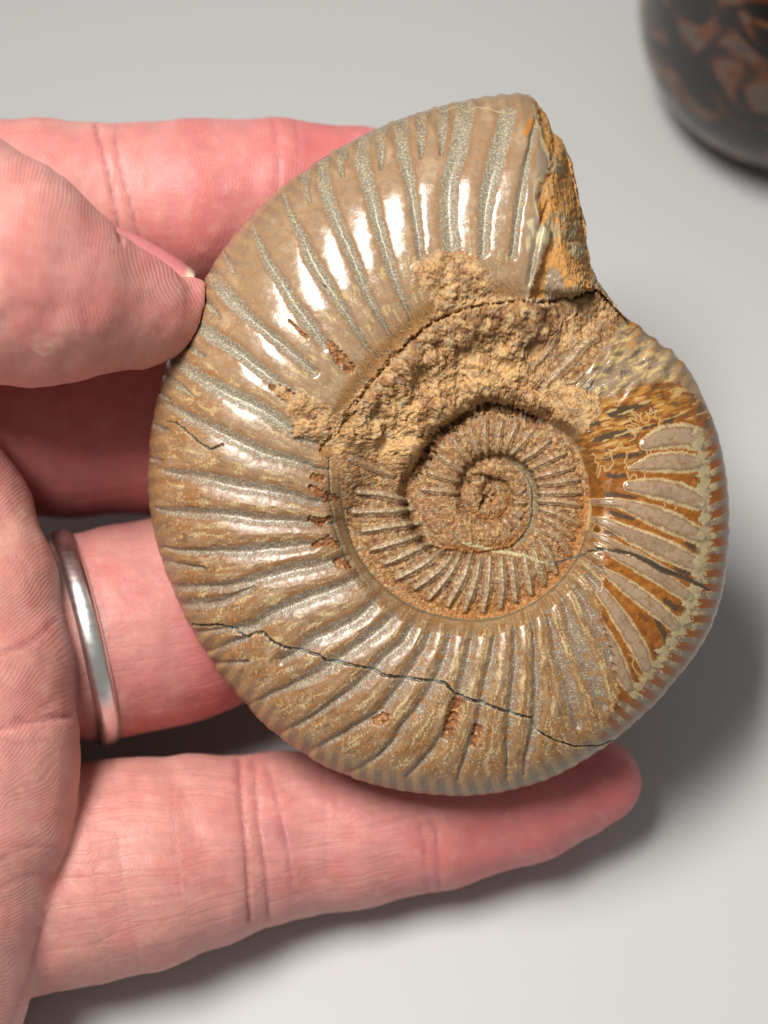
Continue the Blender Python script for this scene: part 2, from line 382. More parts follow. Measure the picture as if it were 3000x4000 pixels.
for i, (pts, w, mn) in enumerate(GR):
    pts = [tuple(q) for q in pts]; w = list(w); n = 4
    if mn and TH is not None:
        e = pts[-1]; ra = math.hypot(e[0] - CX, e[1] - CY); aa = math.degrees(math.atan2(-(e[1] - CY), e[0] - CX)) % 360
        rs = float(Seam(aa if aa >= PH0 else aa + 360)) + 12
        if 15 < ra - rs < 130:
            f_ = rs / ra; pts.append((CX + (e[0] - CX) * f_, CY + (e[1] - CY) * f_)); w.append(max(6, w[-1] * 0.7))
    P = sm(pts, n); W = np.interp(np.arange(len(P)) / n, np.arange(len(pts)), w)
    a_ = math.degrees(math.atan2(-(pts[0][1] - CY), pts[0][0] - CX)) % 360
    W = W * (1.52 if (a_ < 40 or a_ > 335) else 1.22 if a_ < 160 else 1.15 if a_ < 225 else 1.22)
    d = polyd(qx, qy, P, W, 3.5)
    m = d < gd; gd[m] = d[m]; gid[m] = i
gd = np.where(kk == 0, gd, 99.0)
gdn = gd + jit                                   # ragged version for colour
# fine secondary ribs round the rim
arc = np.interp(th, th, np.cumsum(Rout(th)) * 2 * math.pi / NTH)
ARC = np.repeat(arc, NR)
rimw = sstep(0.80, 0.93, tt) * (kk == 0)
lean = (1 - tt) * 260
rphase = (ARC + lean + 22 * fbm(ARC / 300, tt * 2, 2, 3)) / 63.0
rimrib = 0.5 + 0.5 * np.cos(2 * math.pi * rphase)     # 1 on the rib

# ---- regions
rock = np.full(px.shape, -1e9)
poly_rock = [
 P_([(735,985),(700,960),(655,935),(640,905),(690,890),(735,890),(770,850),(850,775),(940,690),(930,640),(890,610),(895,570),(930,548),(985,540),(1030,555),(1055,600),(1080,640),(1130,648),(1200,645),(1240,640),(1290,620),(1345,680),(1300,720),(1270,740),(1210,755),(1175,790),(1230,830),(1290,850),(1300,890),(1270,930),(1225,925),(1190,912),(1130,885),(1058,874),(1003,895),(948,936),(911,987),(885,1030),(840,1010),(790,985),(755,975)]),
 T(550,1500,1.508, [(790,0),(880,40),(960,60),(1060,100),(1150,170),(1150,230),(1050,300),(900,320),(890,250),(850,120),(780,40)]),
]
for p in poly_rock: rock = np.maximum(rock, inside(px, py, p))
rn = 16 * fbm(px / 45, py / 45, 3, 21) + 9 * fbm(px / 13, py / 13, 2, 22)
rockf = sstep(-6, 6, rock + rn)
mouthf = sstep(-2, 3, d_mouth + 3 * fbm(px / 12, py / 12, 2, 26))
org_poly = [(2352,1515),(2260,1640),(2255,1730),(2290,1850),(2305,2000),(2310,2110),(2345,2170),(2365,2250),(2330,2330),(2395,2560),(2420,2700),(2385,2790),(2350,2890),(2500,2850),(2680,2640),(2800,2380),(2900,2100),(2900,1800),(2800,1620),(2560,1420),(2450,1460)]
dorg = inside(px, py, org_poly) + 10 * fbm(px / 30, py / 30, 2, 31)
orgf = sstep(-6, 6, dorg) * (kk == 0)
# rusty pits near the umbilical shoulder
pits = [([(1060,1510),(1120,1540),(1180,1590),(1230,1640)],[12,24,30,26]), ([(1290,1350),(1330,1400),(1370,1440)],[18,26,22]), ([(1225,1860),(1255,1870)],[14,17]),
        ([(1215,1905),(1270,1935),(1310,1950)],[10,20,16]), ([(1215,2025),(1260,2040),(1290,2020)],[12,18,10]), ([(1230,2130),(1280,2115),(1320,2130)],[12,24,14]), ([(1325,2195),(1360,2200)],[20,22]),
        ([(1790,2735),(1770,2800),(1745,2880)],[24,26,18]), ([(1470,2820),(1500,2810)],[18,22]), ([(1870,2850),(1850,2920)],[18,12]), ([(1130,1250),(1200,1320)],[4,6])]
pd = np.full(px.shape, 99.0)
for p, w in pits: pd = np.minimum(pd, polyd(qx, qy, p, w, 3))
pitf = 1 - sstep(0.75, 1.05, pd + 0.45 * fbm(px / 14, py / 14, 2, 33))
# cracks
crk = [(P_([(415,1350),(445,1352),(470,1350),(500,1360),(530,1378),(548,1368),(568,1366),(590,1388),(620,1400),(650,1407),(690,1416),(705,1430),(735,1432),(780,1441),(800,1445),(830,1459),(870,1465),(915,1470),(962,1476),(985,1502),(1030,1516),(1060,1525),(1100,1541),(1150,1553),(1160,1580),(1200,1600),(1240,1613),(1290,1611),(1330,1598)]), [5,5,6,6,5,4,5,6,6,6,5,5,6,5,6,6,6,6,6,5,6,5,6,5,4,3.5,3.5,3,2]),
       (P_([(358,909),(380,913),(410,938),(432,958),(455,970),(480,960)]), [3,3,4,4,4,3]),
       (T(2150,1400,2.074,[(300,1560),(420,1545),(520,1560),(650,1580),(800,1650),(900,1715),(1050,1765),(1200,1830),(1290,1880)]), [5,6,7,7,11,12,9,9,5]),
       ([(1288,1790),(1290,1900),(1300,1990),(1315,2080),(1345,2150),(1400,2230),(1440,2290)], [3,3,3,4,4,3,2])]
cd = []
for p, w in crk: cd.append(polyd(px + 2.5 * fbm(px / 10, py / 10, 2, 77), py + 2.5 * fbm(px / 10, py / 10, 2, 78), p, w, 4))
crack = np.minimum(cd[0], cd[1]) + 0.55 * np.clip(fbm(px / 16, py / 16, 2, 79), -0.6, 1)
seamcrk = cd[3]

# inner-whorl ribs
H_ = (2000, 1050, 2.37)
IR = [T(*Z5, q) for q in ([(230,635),(380,655),(520,690)],[(200,755),(400,750),(545,735)],[(255,865),(420,840),(580,820)],[(305,975),(450,935),(590,890)],[(385,1060),(520,1000),(650,940)],[(460,1143),(600,1070),(720,985)],[(565,1200),(690,1110),(790,1005)],[(645,1262),(750,1140),(830,1005)],[(755,1302),(840,1150),(890,1010)],[(855,1332),(910,1180),(940,1040)],[(965,1335),(990,1190),(1000,1030)],[(1065,1312),(1075,1180),(1070,1030)],[(1155,1275),(1145,1160),(1130,1030)],[(1243,1232),(1225,1120),(1200,1000)],[(1322,1175),(1300,1100),(1262,980)],[(1392,1110),(1350,1010),(1290,920)],[(1470,1000),(1400,900),(1310,860)],[(1490,905),(1400,830),(1320,790)],[(1525,830),(1420,775),(1300,735)],[(1535,715),(1420,695),(1290,690)],[(1535,640),(1420,640),(1290,640)],[(1520,565),(1400,580),(1290,590)],[(1490,490),(1380,520),(1270,550)],[(1440,410),(1340,450),(1240,500)],[(1350,335),(1270,400),(1190,450)],[(1250,275),(1190,350),(1130,410)],[(1160,240),(1120,320),(1090,400)],[(1070,220),(1055,310),(1045,400)],[(975,225),(970,320),(980,410)],[(880,255),(910,340),(935,420)],[(790,330),(840,400),(890,460)],[(700,420),(770,470),(840,520)],[(640,520),(730,550),(820,570)],[(600,620),(700,630),(810,640)],
      [(1200,620),(1160,650)],[(1205,700),(1150,700)],[(1180,780),(1130,750)],[(1120,850),(1085,800)],[(180,440),(330,500),(430,540)])]
NI = len(IR)
IR += [T(*H_, q) for q in ([(190,540),(130,660),(80,790)],[(430,640),(320,790),(180,940)],[(780,640),(650,720),(540,850),(430,960),(330,1070)],[(830,880),(700,960),(600,1040),(500,1065)])]
irw = [16 if i < 15 else 13 for i in range(NI)] + [13, 15, 20, 12]
ird = np.full(px.shape, 99.0); iid = np.full(px.shape, -1)
for i, (p, w) in enumerate(zip(IR, irw)):
    W = w * np.linspace(0.8, 0.75, 9); P = sm(p, 3); W = w * (0.65 + 0.35 * np.sin(np.linspace(0.25, math.pi - 0.25, len(P))))
    d = polyd(px + wx * .5, py + wy * .5, P, W, 3)
    m = d < ird; ird[m] = d[m]; iid[m] = i
ird = np.where(kk >= 1, ird, 99.0)

n_c = fbm(px / 18, py / 18, 3, 91); n_c2 = fbm(px / 18, py / 18, 3, 92)
# ---- relief (mm, along the surface normal)
rel = np.zeros(px.shape)
gw = np.clip(1 - np.minimum(gd, 1.35) / 1.35, 0, 1)
gdepth = np.where(orgf > 0.5, 0.0, 0.46)
soft = sstep(0.0, 0.14, tt)
lowflat = 0.45 + 0.6 * sstep(150, 185, TH) * (1 - orgf)
rel -= (gdepth * np.exp(-(gd / 0.80) ** 2) + 0.36 * lowflat * (1 - orgf) * np.exp(-(gd / 1.75) ** 2)) * soft * (1 - rimw * 0.5) * (kk == 0)
rel += orgf * 0.22 * sstep(1.15, 0.3, gd) * soft
rel += 0.16 * np.cos(2 * math.pi * (ARC + 0.5 * (RO - Rr)) / 78) * sstep(30, 37, TH) * sstep(60, 50, TH) * (kk == 0) * sstep(.35, .6, tt) * (gd > 1)
rel += (0.035 + 0.06 * sstep(125, 95, TH) * sstep(60, 75, TH)) * (rimrib - 0.5) * rimw * 2
rel += 0.10 * np.cos(2 * math.pi * rphase * 0.5) * rimw * 0.0
fine = fbm(px / 16, py / 16, 3, 51); grain = fbm(px / 5.0, py / 5.0, 2, 52)
rel += 0.035 * fbm(px / 90, py / 90, 2, 53) * (kk == 0)
rel += (0.05 * grain) * sstep(1.1, 0.7, gd) * (orgf < 0.5)
lump = fbm(px / 110, py / 110, 3, 61)
rg = 1 - np.abs(fbm(px / 34, py / 34, 4, 62, 0.6)) * 2.2
rr_ = 0.8 * fbm(px / 14, py / 14, 3, 63, 0.6)
calm = 1 - 0.7 * sstep(2080, 2200, px) * sstep(1380, 1480, py)
rockh = 0.35 * calm + calm * (1.25 * lump + 0.28 * rg + 0.6 * np.minimum(0, fbm(px / 36 + 30, py / 36, 3, 66) + 0.12)) + 0.11 * rr_ + 0.03 * grain
thick = 0.12 + 0.88 * sstep(-5, 60, rock)
rel = rel * (1 - rockf) + rockf * (rockh * thick * np.where(kk == 0, 0.9, 1.0) + 0.25 * rr_ * (1 - thick))
rel += mouthf * (0.35 * lump + 0.25 * rg * .6 + 0.22 * rr_ + 0.08 * grain)
inn = (kk >= 1) * (1 - rockf)
rel += inn * (0.12 * lump + 0.13 * rr_ * sstep(0.6, 1.3, ird) + 0.07 * grain + 0.35 * np.minimum(0, n_c + 0.15) * sstep(.8, 1.3, ird))
rib_h = np.clip(1 - ird, 0, 1)
rel += (kk >= 1) * (np.where(iid < 16, 0.42, 0.26) * sstep(0, 0.9, rib_h))
rel -= inn * 0.15 * sstep(1.0, 1.6, ird) * sstep(3, 1.6, ird)
rel -= pitf * (0.30 + 0.10 * rr_ + 0.25 * n_c) * (1 - rockf)
rel -= 0.22 * sstep(1.3, 0.5, crack) + 0.10 * sstep(1.3, 0.5, cd[2]) + 0.2 * sstep(1.5, .5, seamcrk)
# dark undercut hollows where turns meet under the rock
hol = np.minimum(polyd(qx, qy, T(*Z5, [(560,560),(600,450),(720,290),(850,190),(1000,130),(1180,170),(1300,240)]), [14,24,26,24,26,20,6], 3), 
      polyd(qx, qy, P_([(735,925),(760,880),(800,830),(850,770),(935,695),(1000,668),(1060,655),(1120,650),(1190,655),(1240,640),(1280,625)]), [16,14,12,12,10,9,8,7,9,14,22], 3))
hol = np.minimum(hol, polyd(qx, qy, T(550,1500,1.508,[(1060,400),(1100,330),(1200,230),(1260,180)]), [8,14,14,10], 3))
hol_s = sstep(1400, 1520, px) * sstep(1700, 1600, py) * 0.0 + 1
rel -= np.where(kk == 0, 0.5, 1.2) * sstep(1.3, 0.2, hol + 1.2 * n_c + 0.35)
hol2 = polyd(qx + 8 * n_c, qy + 8 * n_c2, T(*Z5, [(865,600),(895,540),(960,545),(1020,575),(1000,640),(960,700),(940,745)]), [5,9,11,12,10,9,5], 3)
rel -= 0.8 * sstep(1.6, 0.2, hol2)

# ---- base surface and normals
def grid_normals(P):
    A = P.reshape(NTH, NR, 3)
    dt = np.roll(A, -1, 0) - np.roll(A, 1, 0)
    dr = np.empty_like(A); dr[:, 1:-1] = A[:, 2:] - A[:, :-2]; dr[:, 0] = A[:, 1] - A[:, 0]; dr[:, -1] = A[:, -1] - A[:, -2]
    n = np.cross(dr, dt); n /= np.linalg.norm(n, axis=2, keepdims=True) + 1e-12
    return n.reshape(-1, 3)
# light smoothing of the base along rays and round the turn
Zg = zb.reshape(NTH, NR)
for _ in range(3):
    Zi = Zg.copy(); Zi[:, 1:-1] = 0.25 * Zg[:, :-2] + 0.5 * Zg[:, 1:-1] + 0.25 * Zg[:, 2:]
    Zg = 0.25 * np.roll(Zi, 1, 0) + 0.5 * Zi + 0.25 * np.roll(Zi, -1, 0)
Zg[:, -1] = 0
zb = Zg.ravel()
B = place(px, py, zb)
nb = grid_normals(B); nb[NR - 1::NR, 2] = 0; nb /= np.linalg.norm(nb, axis=1, keepdims=True) + 1e-12
RINGW = sstep(1.0, 0.985, np.tile(g, NTH))
relw = np.where(mouthf > .5, rel * np.maximum(RINGW, 0.5), rel)
V = B + nb * relw[:, None]
VN = grid_normals(V)

# ---- colour (albedo) per vertex
c = lin
n_lo = fbm(px / 120, py / 120, 3, 101); n_md = fbm(px / 35, py / 35, 3, 102); n_hi = fbm(px / 8, py / 8, 2, 103)
AR = ARC * Rr / np.maximum(RO, 1)
strk = fbm(Rr / np.where(TH > 225, 170, 75) + 3.1 * cnt, RC * 8 + 0.5 * gnoise(px / 50, py / 50, 7), 4, 104)       # streaks that run along the ribs
crest = np.tile(c((164, 134, 102)), (len(px), 1))
crest = mix(crest, c((182, 154, 122)), sstep(-0.1, 0.6, n_lo))
crest = mix(crest, c((160, 118, 78)), sstep(0.05, 0.5, n_md) * 0.6)
wleft = sstep(130, 175, TH) * (1 - sstep(290, 330, TH))
crest = mix(crest, c((164, 112, 62)), wleft * sstep(-0.35, 0.35, fbm(px / 60, py / 60, 3, 105)) * sstep(0.45, 0.75, tt) * 0.8)
crest = mix(crest, c((160, 122, 74)), sstep(230, 300, TH) * sstep(0.5, 0.85, tt) * (1 - sstep(330, 345, TH)) * 0.7 * sstep(-.3, .3, n_md))
# brown edge where rib side rolls into the groove
crest = mix(crest, c((146, 100, 60)), sstep(2.1, 1.2, gd) * (0.45 + 0.4 * sstep(160, 190, TH)))
crest = mix(crest, c((128, 88, 48)), sstep(0.2, 0.6, fbm(Rr / 90 + cnt * 2.7, RC * 3, 3, 109)) * sstep(165, 200, TH) * 0.5)
ctr_ = np.cos((gfrac - 0.5) * math.pi)
cream = sstep(0.20, 0.40, strk + 0.34 * fbm(px / 70, py / 70, 2, 107) + 0.42 * n_hi + 0.35 * (ctr_ - 0.72) + 0.02 * sstep(230, 250, TH) - 0.07 - 0.25 * (TH < 150) * sstep(.35, .5, tt)) * sstep(1.0, 1.3, gd)
cream *= np.where((TH > 60) & (TH < 155), sstep(0.55, 0.38, tt), sstep(0.97, 0.85, tt))
cream *= np.where((TH > 240) & (TH < 330), 1.0, 0.85)
crest = mix(crest, c((206, 182, 130)), cream * 0.9)
lowb = sstep(238, 262, TH) * sstep(342, 325, TH)
crest = mix(crest, c((164, 112, 54)), lowb * sstep(1.55, 1.25, gd) * .55)
crest = mix(crest, c((208, 182, 128)), lowb * sstep(0.42, 0.2, np.abs(gd - 1.55 + 0.08 * n_hi)) * sstep(-.35, .25, n_md + n_hi * .5) * .75 * sstep(.9, .7, tt))
crest = mix(crest, c((150, 92, 34)), lowb * sstep(0.72, 0.95, ctr_) * sstep(2.0, 2.5, gd) * sstep(-.1, .3, n_lo + .3 * n_md) * .8)
crest = mix(crest, c((148, 102, 56)), sstep(150, 185, TH) * sstep(-.25, .25, fbm(Rr / 120 + cnt * 1.9, RC * 4, 4, 192)) * .65)
crest = mix(crest, c((104, 78, 52)), sstep(150, 185, TH) * sstep(.18, .42, fbm(Rr / 60 + cnt * 1.3, RC * 9, 3, 193)) * .6)
crest = mix(crest, c((136, 120, 100)), sstep(.05, .4, fbm(px / 26, py / 26, 4, 194)) * .45)
crest = mix(crest, c((216, 196, 150)), cream * sstep(-.1, .3, n_hi) * .7 * sstep(150, 185, TH))
flk = sstep(0.42, 0.5, fbm(px / 14, py / 14, 2, 108)) * (TH > 140) * (TH < 300) * sstep(.6, .8, tt)
crest = mix(crest, c((205, 160, 105)), flk * .8)
groove = np.tile(c((150, 143, 124)), (len(px), 1))
groove = mix(groove, c((176, 168, 140)), sstep(-0.1, 0.5, n_hi) * .8)
groove = mix(groove, c((128, 112, 98)), sstep(-.1, .5, fbm(px / 7, py / 7, 2, 111)))
groove = mix(groove, c((140, 122, 110)), sstep(165, 185, TH) * 0.55)
groove = mix(groove, c((172, 150, 92)), sstep(0.2, 0.6, n_md) * 0.5)
groove = mix(groove, c((214, 208, 186)), sstep(0.28, 0.5, fbm(px / 6, py / 6, 1, 112)) * .75)
groove = mix(groove, c((168, 118, 62)), sstep(0.15, 0.5, fbm(px / 34, py / 34, 3, 113)) * sstep(225, 250, TH) * .8)
gblend = sstep(1.30, 0.85, gdn + 0.18 * n_hi) * sstep(0.02, 0.10, tt) * np.where(TH > 165, 0.5 + 0.45 * sstep(-0.5, 0.3, n_md), 0.9)
col = mix(crest, groove, gblend)
# wall below the shoulder
wallc = mix(np.tile(c((158, 130, 98)), (len(px), 1)), c((182, 158, 122)), sstep(-.2, .5, n_hi)); wallc = mix(wallc, c((150, 104, 58)), sstep(-.1, .4, n_md) * .6); wallc = mix(wallc, crest, sstep(-.2, .4, fbm(px / 50, py / 50, 2, 114))[:, None].ravel() * .7)
wallc = mix(wallc, mix(np.tile(c((150, 96, 44)), (len(px), 1)), c((104, 74, 46)), sstep(-.1, .4, n_md)), sstep(75, 85, TH) * sstep(190, 160, TH) * sstep(-.6, .2, n_md + .4 * n_hi))
col = mix(col, wallc, sstep(0.09, 0.02, tt + 0.03 * n_md) * (kk == 0))
gr_ = sstep(0.15, 0.06, tt + 0.03 * n_md + 0.02 * n_hi) * sstep(78, 90, TH) * sstep(192, 165, TH) * (kk == 0)
col = mix(col, mix(np.tile(c((164, 112, 56)), (len(px), 1)), mix(np.tile(c((118, 86, 52)), (len(px), 1)), c((196, 158, 104)), sstep(-.1, .4, n_hi)), sstep(-.2, .3, n_md)), gr_ * 0.85)
sq = (Rr - inner)
col = mix(col, c((98, 88, 66)), sstep(9, 4, np.abs(sq - 4 + 5 * n_md)) * sstep(160, 180, TH) * (kk == 0) * .7)
# rim: alternating secondary ribs
rimcol = mix(np.tile(c((128, 106, 84)), (len(px), 1)), c((172, 138, 92)), sstep(0.35, 0.75, rimrib + 0.3 * n_hi))
col = mix(col, rimcol, sstep(0.86, 0.95, tt) * (kk == 0) * np.where((TH > 205), 0.8, 0.35))
# orange polished sector, cells with cream borders
oc = np.tile(c((142, 84, 26)), (len(px), 1))
oc = mix(oc, c((168, 106, 40)), sstep(-0.3, 0.6, n_md))
oc = mix(oc, c((104, 64, 28)), sstep(0.08, 0.34, fbm(Rr / 40 + cnt * 5.3, RC * 2.2, 3, 124)) * sstep(1.25, 1.5, gd) * .85)
oc = mix(oc, c((138, 78, 26)), sstep(0.1, 0.7, fbm(px / 70, py / 40, 3, 121)) * .7)
top_band = sstep(1860, 1740, py) * sstep(1.2, 1.6, gd)
oc = mix(oc, c((196, 142, 66)), top_band * sstep(-0.25, 0.25, fbm(px / 60, (py + px * .3) / 20, 3, 122)) * .7)
oc = mix(oc, c((120, 62, 28)), top_band * sstep(0.15, 0.4, fbm(px / 80, (py + px * .3) / 24, 2, 123)) * .7)
dk = T(2150, 1400, 2.074, [(0, 0)])
DK = [([(480,440),(560,440),(640,410),(800,350)],[16,24,16,8]),([(300,520),(345,515),(390,525)],[12,17,10]),([(345,665),(420,645),(500,620),(630,600)],[7,14,14,13]),([(690,588),(780,560),(860,540)],[4,6,5]),([(930,530),(990,480)],[9,13]),([(430,812),(500,800),(590,785)],[8,9,10]),([(640,790),(700,775),(760,762)],[9,10,8]),([(465,945),(530,955),(605,950)],[8,10,8]),([(455,1100),(560,1105),(690,1130)],[8,8,4]),([(490,1245),(570,1275),(670,1305)],[9,11,6]),([(445,1405),(540,1430)],[6,6]),([(595,1465),(650,1475)],[4,5]),([(440,268),(520,235),(630,185)],[8,7,4]),([(1110,1500),(1180,1550)],[9,11]),([(1020,1700),(1110,1745)],[8,12]),([(700,1520),(740,1530)],[3,3]),([(930,1960),(1010,2020)],[10,12]),([(1200,1360),(1260,1400)],[0.1,0.1])]
dd = np.full(px.shape, 99.0)
for p, w in DK: dd = np.minimum(dd, polyd(qx, qy, T(2150, 1400, 2.074, p), w, 3))
DK2 = [([(2560,2420),(2590,2470),(2615,2530)],[8,12,9]),([(2370,2810),(2330,2840)],[16,12]),([(2395,2780),(2400,2850)],[14,12]),([(2575,2590),(2590,2640)],[14,14]),([(2640,2540),(2650,2570)],[12,10]),([(2355,2400),(2370,2425)],[3,4])]
for p, w in DK2: dd = np.minimum(dd, polyd(qx, qy, p, w, 3))
oc = mix(oc, c((84, 66, 46)), sstep(1.15, 0.8, dd + 0.45 * n_hi))
cell = np.tile(c((168, 142, 114)), (len(px), 1))
cell = mix(cell, c((146, 120, 96)), sstep(-.1, .6, n_lo) * .8)
cell = mix(cell, c((186, 176, 160)), sstep(0.45, 0.6, n_hi) * 0.5); cell = mix(cell, c((140, 104, 74)), sstep(0.05, 0.45, fbm(px / 24, py / 24, 3, 134)) * .5)
cell = mix(cell, c((150, 100, 48)), sstep(0.25, 0.55, fbm(px / 28, py / 28, 3, 131)) * 0.5)
bord = sstep(1.08, 0.98, gd + 0.6 * jit)            # inside outer border
core = sstep(0.84, 0.66, gd + 0.6 * jit + 0.1 * n_md)
cell = mix(cell, c((128, 96, 68)), sstep(0.45, 0.75, gd) * .7)
oc = mix(oc, c((200, 178, 134)), bord * (0.55 + 0.4 * sstep(-.4, .3, n_md + .4 * n_hi)))
oc = mix(oc, cell, core)
col = mix(col, oc, orgf)
# cream blotches outside the cells, striped rim
cb = polyd(qx, qy, [(2745,1720),(2745,1800),(2750,1900),(2755,1990),(2758,2080),(2742,2180),(2725,2260),(2700,2360),(2650,2470),(2570,2590),(2500,2690)], [40,24,24,20,26,24,20,22,26,22,18], 3)
col = mix(col, c((196, 178, 134)), sstep(1.0, 0.7, cb + 1.0 * n_md + .6 * n_hi + 0.35 * np.cos(2 * math.pi * rphase)) * orgf)
col = mix(col, c((150, 138, 110)), sstep(1.1, 0.7, cb + 0.8 * fbm(px / 20, py / 20, 2, 133)) * orgf * .35)
stripe = sstep(0.45, 0.6, 0.5 + 0.5 * np.cos(2 * math.pi * rphase) + 0.25 * n_md)
rimo = mix(np.tile(c((150, 84, 26)), (len(px), 1)), mix(np.tile(c((140, 120, 100)), (len(px), 1)), c((198, 176, 130)), sstep(-.1, .3, n_md + .5 * n_hi) * sstep(.97, .88, tt)), stripe)
col = mix(col, rimo, orgf * sstep(0.83, 0.865, tt + 0.035 * np.cos(2 * math.pi * rphase) + .02 * n_md) * (TH > 180))
col = mix(col, rimo, orgf * sstep(0.85, 0.885, tt + 0.035 * np.cos(2 * math.pi * rphase) + .02 * n_md) * (TH < 180) * sstep(1640, 1760, py))
col = mix(col, mix(np.tile(c((146, 84, 34)), (len(px), 1)), c((108, 84, 58)), stripe), orgf * sstep(0.87, 0.93, tt) * (TH < 180) * sstep(1760, 1640, py) * .9)
oc2 = fbm(px / 90, (py + px * .3) / 19, 4, 190)
col = mix(col, c((206, 172, 112)), orgf * top_band * sstep(.22, .32, oc2) * .8); col = mix(col, c((104, 82, 54)), orgf * top_band * sstep(-.28, -.4, oc2) * .8)
topb = sstep(-10, 25, inside(px, py, [(2290,1500),(2330,1560),(2360,1570),(2560,1490),(2640,1500),(2640,1440),(2500,1270),(2430,1180),(2330,1290),(2350,1330),(2380,1380),(2280,1440)]) + 14 * n_md) * (kk == 0)
tb_ = mix(np.tile(c((158, 134, 108)), (len(px), 1)), c((206, 178, 120)), sstep(-.1, .35, fbm((px - .6 * py) / 70, (.6 * px + py) / 26, 4, 181)))
tb_ = mix(tb_, c((190, 128, 56)), sstep(.05, .35, fbm((px - .6 * py) / 70 + 8, (.6 * px + py) / 30, 4, 182)) * sstep(1420, 1300, py)); tb_ = mix(tb_, c((96, 84, 66)), sstep(.15, .4, fbm((px - .6 * py) / 70 + 3, (.6 * px + py) / 30, 4, 183)) * .7)
col = mix(col, tb_, topb)
# suture lines: thin cream meanders on the orange
SU = [[(640,670),(690,640),(660,590),(610,555),(640,540),(680,550),(700,575),(720,560),(700,535),(660,520),(640,485),(670,490),(700,505),(690,470),(650,430),(690,440),(720,470),(735,440),(730,480),(750,520),(790,515),(800,480),(770,435),(800,450),(810,400),(825,440),(860,420),(840,480),(870,490),(890,485),(870,560)],
      [(490,760),(495,800),(510,850),(490,880),(460,910),(440,910),(440,880),(410,870),(400,910),(385,970),(375,910),(390,860),(360,830),(370,800),(340,770)],[(610,750),(620,790),(600,840),(620,860),(600,890)],[(815,740),(810,775),(785,780),(780,740)],
      [(620,920),(640,980),(660,950),(685,940),(700,970),(690,1000)],[(760,930),(765,960),(740,985),(755,1000)],[(920,1170),(930,1190),(920,1205)],[(1010,1195),(1020,1210),(1005,1225)],[(1060,1450),(1080,1458),(1090,1480)],[(590,1430),(580,1470)],[(690,1490),(650,1520)],[(900,1610),(890,1640)],
      [(335,1390),(370,1340),(410,1370),(415,1400),(370,1420),(335,1390)],[(470,740),(500,745),(530,730),(560,700),(575,680),(580,720),(610,725)],[(500,300),(540,320),(510,350),(555,350),(550,385),(520,380)],[(440,1290),(450,1270),(470,1285),(490,1270),(510,1290)]]
sd = np.full(px.shape, 99.0)
for p in SU: sd = np.minimum(sd, polyd(px, py, T(2150, 1400, 2.074, sm(p, 3)), 2.3, 3))
for p in ([(2455,2555),(2475,2570),(2470,2600),(2500,2640),(2520,2630),(2510,2680)], [(2500,2640),(2520,2660),(2505,2690)]): sd = np.minimum(sd, polyd(px, py, sm(p, 3), 2.3, 3))
col = mix(col, c((206, 172, 116)), sstep(1.5, 0.8, sd) * 0.75)
# grey shell border along the right inner seam
sb = polyd(px, py, T(*Z5, [(1180,215),(1300,270),(1420,350),(1490,440),(1540,540),(1570,640),(1590,740),(1570,850)]), [5,6,7,7,7,7,8,10], 3)
col = mix(col, c((186, 164, 112)), sstep(1.1, 0.7, sb + .3 * n_hi))
# rust pits, rock, mouth
fl1 = fbm(px / 9, py / 9, 2, 147); fl2 = fbm(px / 10 + 50, py / 10, 2, 148); fl3 = fbm(px / 12 + 90, py / 9, 2, 149)
rockc = np.tile(c((190, 144, 88)), (len(px), 1))
rockc = mix(rockc, c((196, 148, 92)), sstep(-0.1, 0.45, fbm(px / 30, py / 30, 4, 141)))
rockc = mix(rockc, c((148, 92, 46)), sstep(0.0, 0.5, fbm(px / 70, py / 50, 4, 142)) * 0.7)
rockc = mix(rockc, c((205, 170, 120)), sstep(0.25, 0.45, fbm(px / 16, py / 16, 3, 143)) * 0.7)
rockc = mix(rockc, c((104, 64, 36)), sstep(0.18, 0.42, fbm(px / 20 + 40, py / 14, 3, 144)) * 0.7)
rockc = mix(rockc, c((150, 128, 116)), sstep(0.3, 0.5, fbm(px / 38 + 4, py / 30, 3, 145)) * 0.6)
rockc = mix(rockc, c((232, 206, 160)), sstep(0.5, 0.62, fbm(px / 7, py / 7, 2, 146)) * 0.7)
rockc = mix(rockc, c((138, 94, 52)), sstep(0.14, 0.45, fl1) * .55); rockc = mix(rockc, c((224, 190, 138)), sstep(0.2, 0.45, fl2) * .6); rockc = mix(rockc, c((160, 98, 42)), sstep(0.25, 0.45, fl3) * .5)
light_t = np.maximum.reduce([sstep(-15, 25, inside(px, py, q) + 22 * fbm(px / 25, py / 25, 3, 150)) for q in ([(1470,1600),(1560,1540),(1640,1560),(1620,1680),(1640,1790),(1540,1800),(1430,1760),(1290,1790),(1270,1760),(1420,1700)], [(1830,1370),(1960,1340),(2050,1400),(2020,1500),(1900,1520),(1640,1520),(1560,1480),(1700,1440)])])
rockc = mix(rockc, c((226, 180, 118)), light_t * 0.65)
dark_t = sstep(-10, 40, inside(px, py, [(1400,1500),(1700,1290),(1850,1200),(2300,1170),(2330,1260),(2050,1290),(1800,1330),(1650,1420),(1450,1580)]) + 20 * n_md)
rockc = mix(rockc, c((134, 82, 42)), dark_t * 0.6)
rockc = mix(rockc, c((112, 66, 36)), sstep(0.08, 0.36, fbm(px / 55 + 7, py / 45, 4, 151)) * .55)
rockc = mix(rockc, c((214, 176, 122)), sstep(-0.02, 0.22, fbm(px / 48 + 27, py / 48, 4, 152)) * .7)
rockc = mix(rockc, c((156, 140, 118)), sstep(0.22, 0.36, fbm(px / 30 + 27, py / 30, 3, 153)) * .5)
col = mix(col, rockc, rockf)
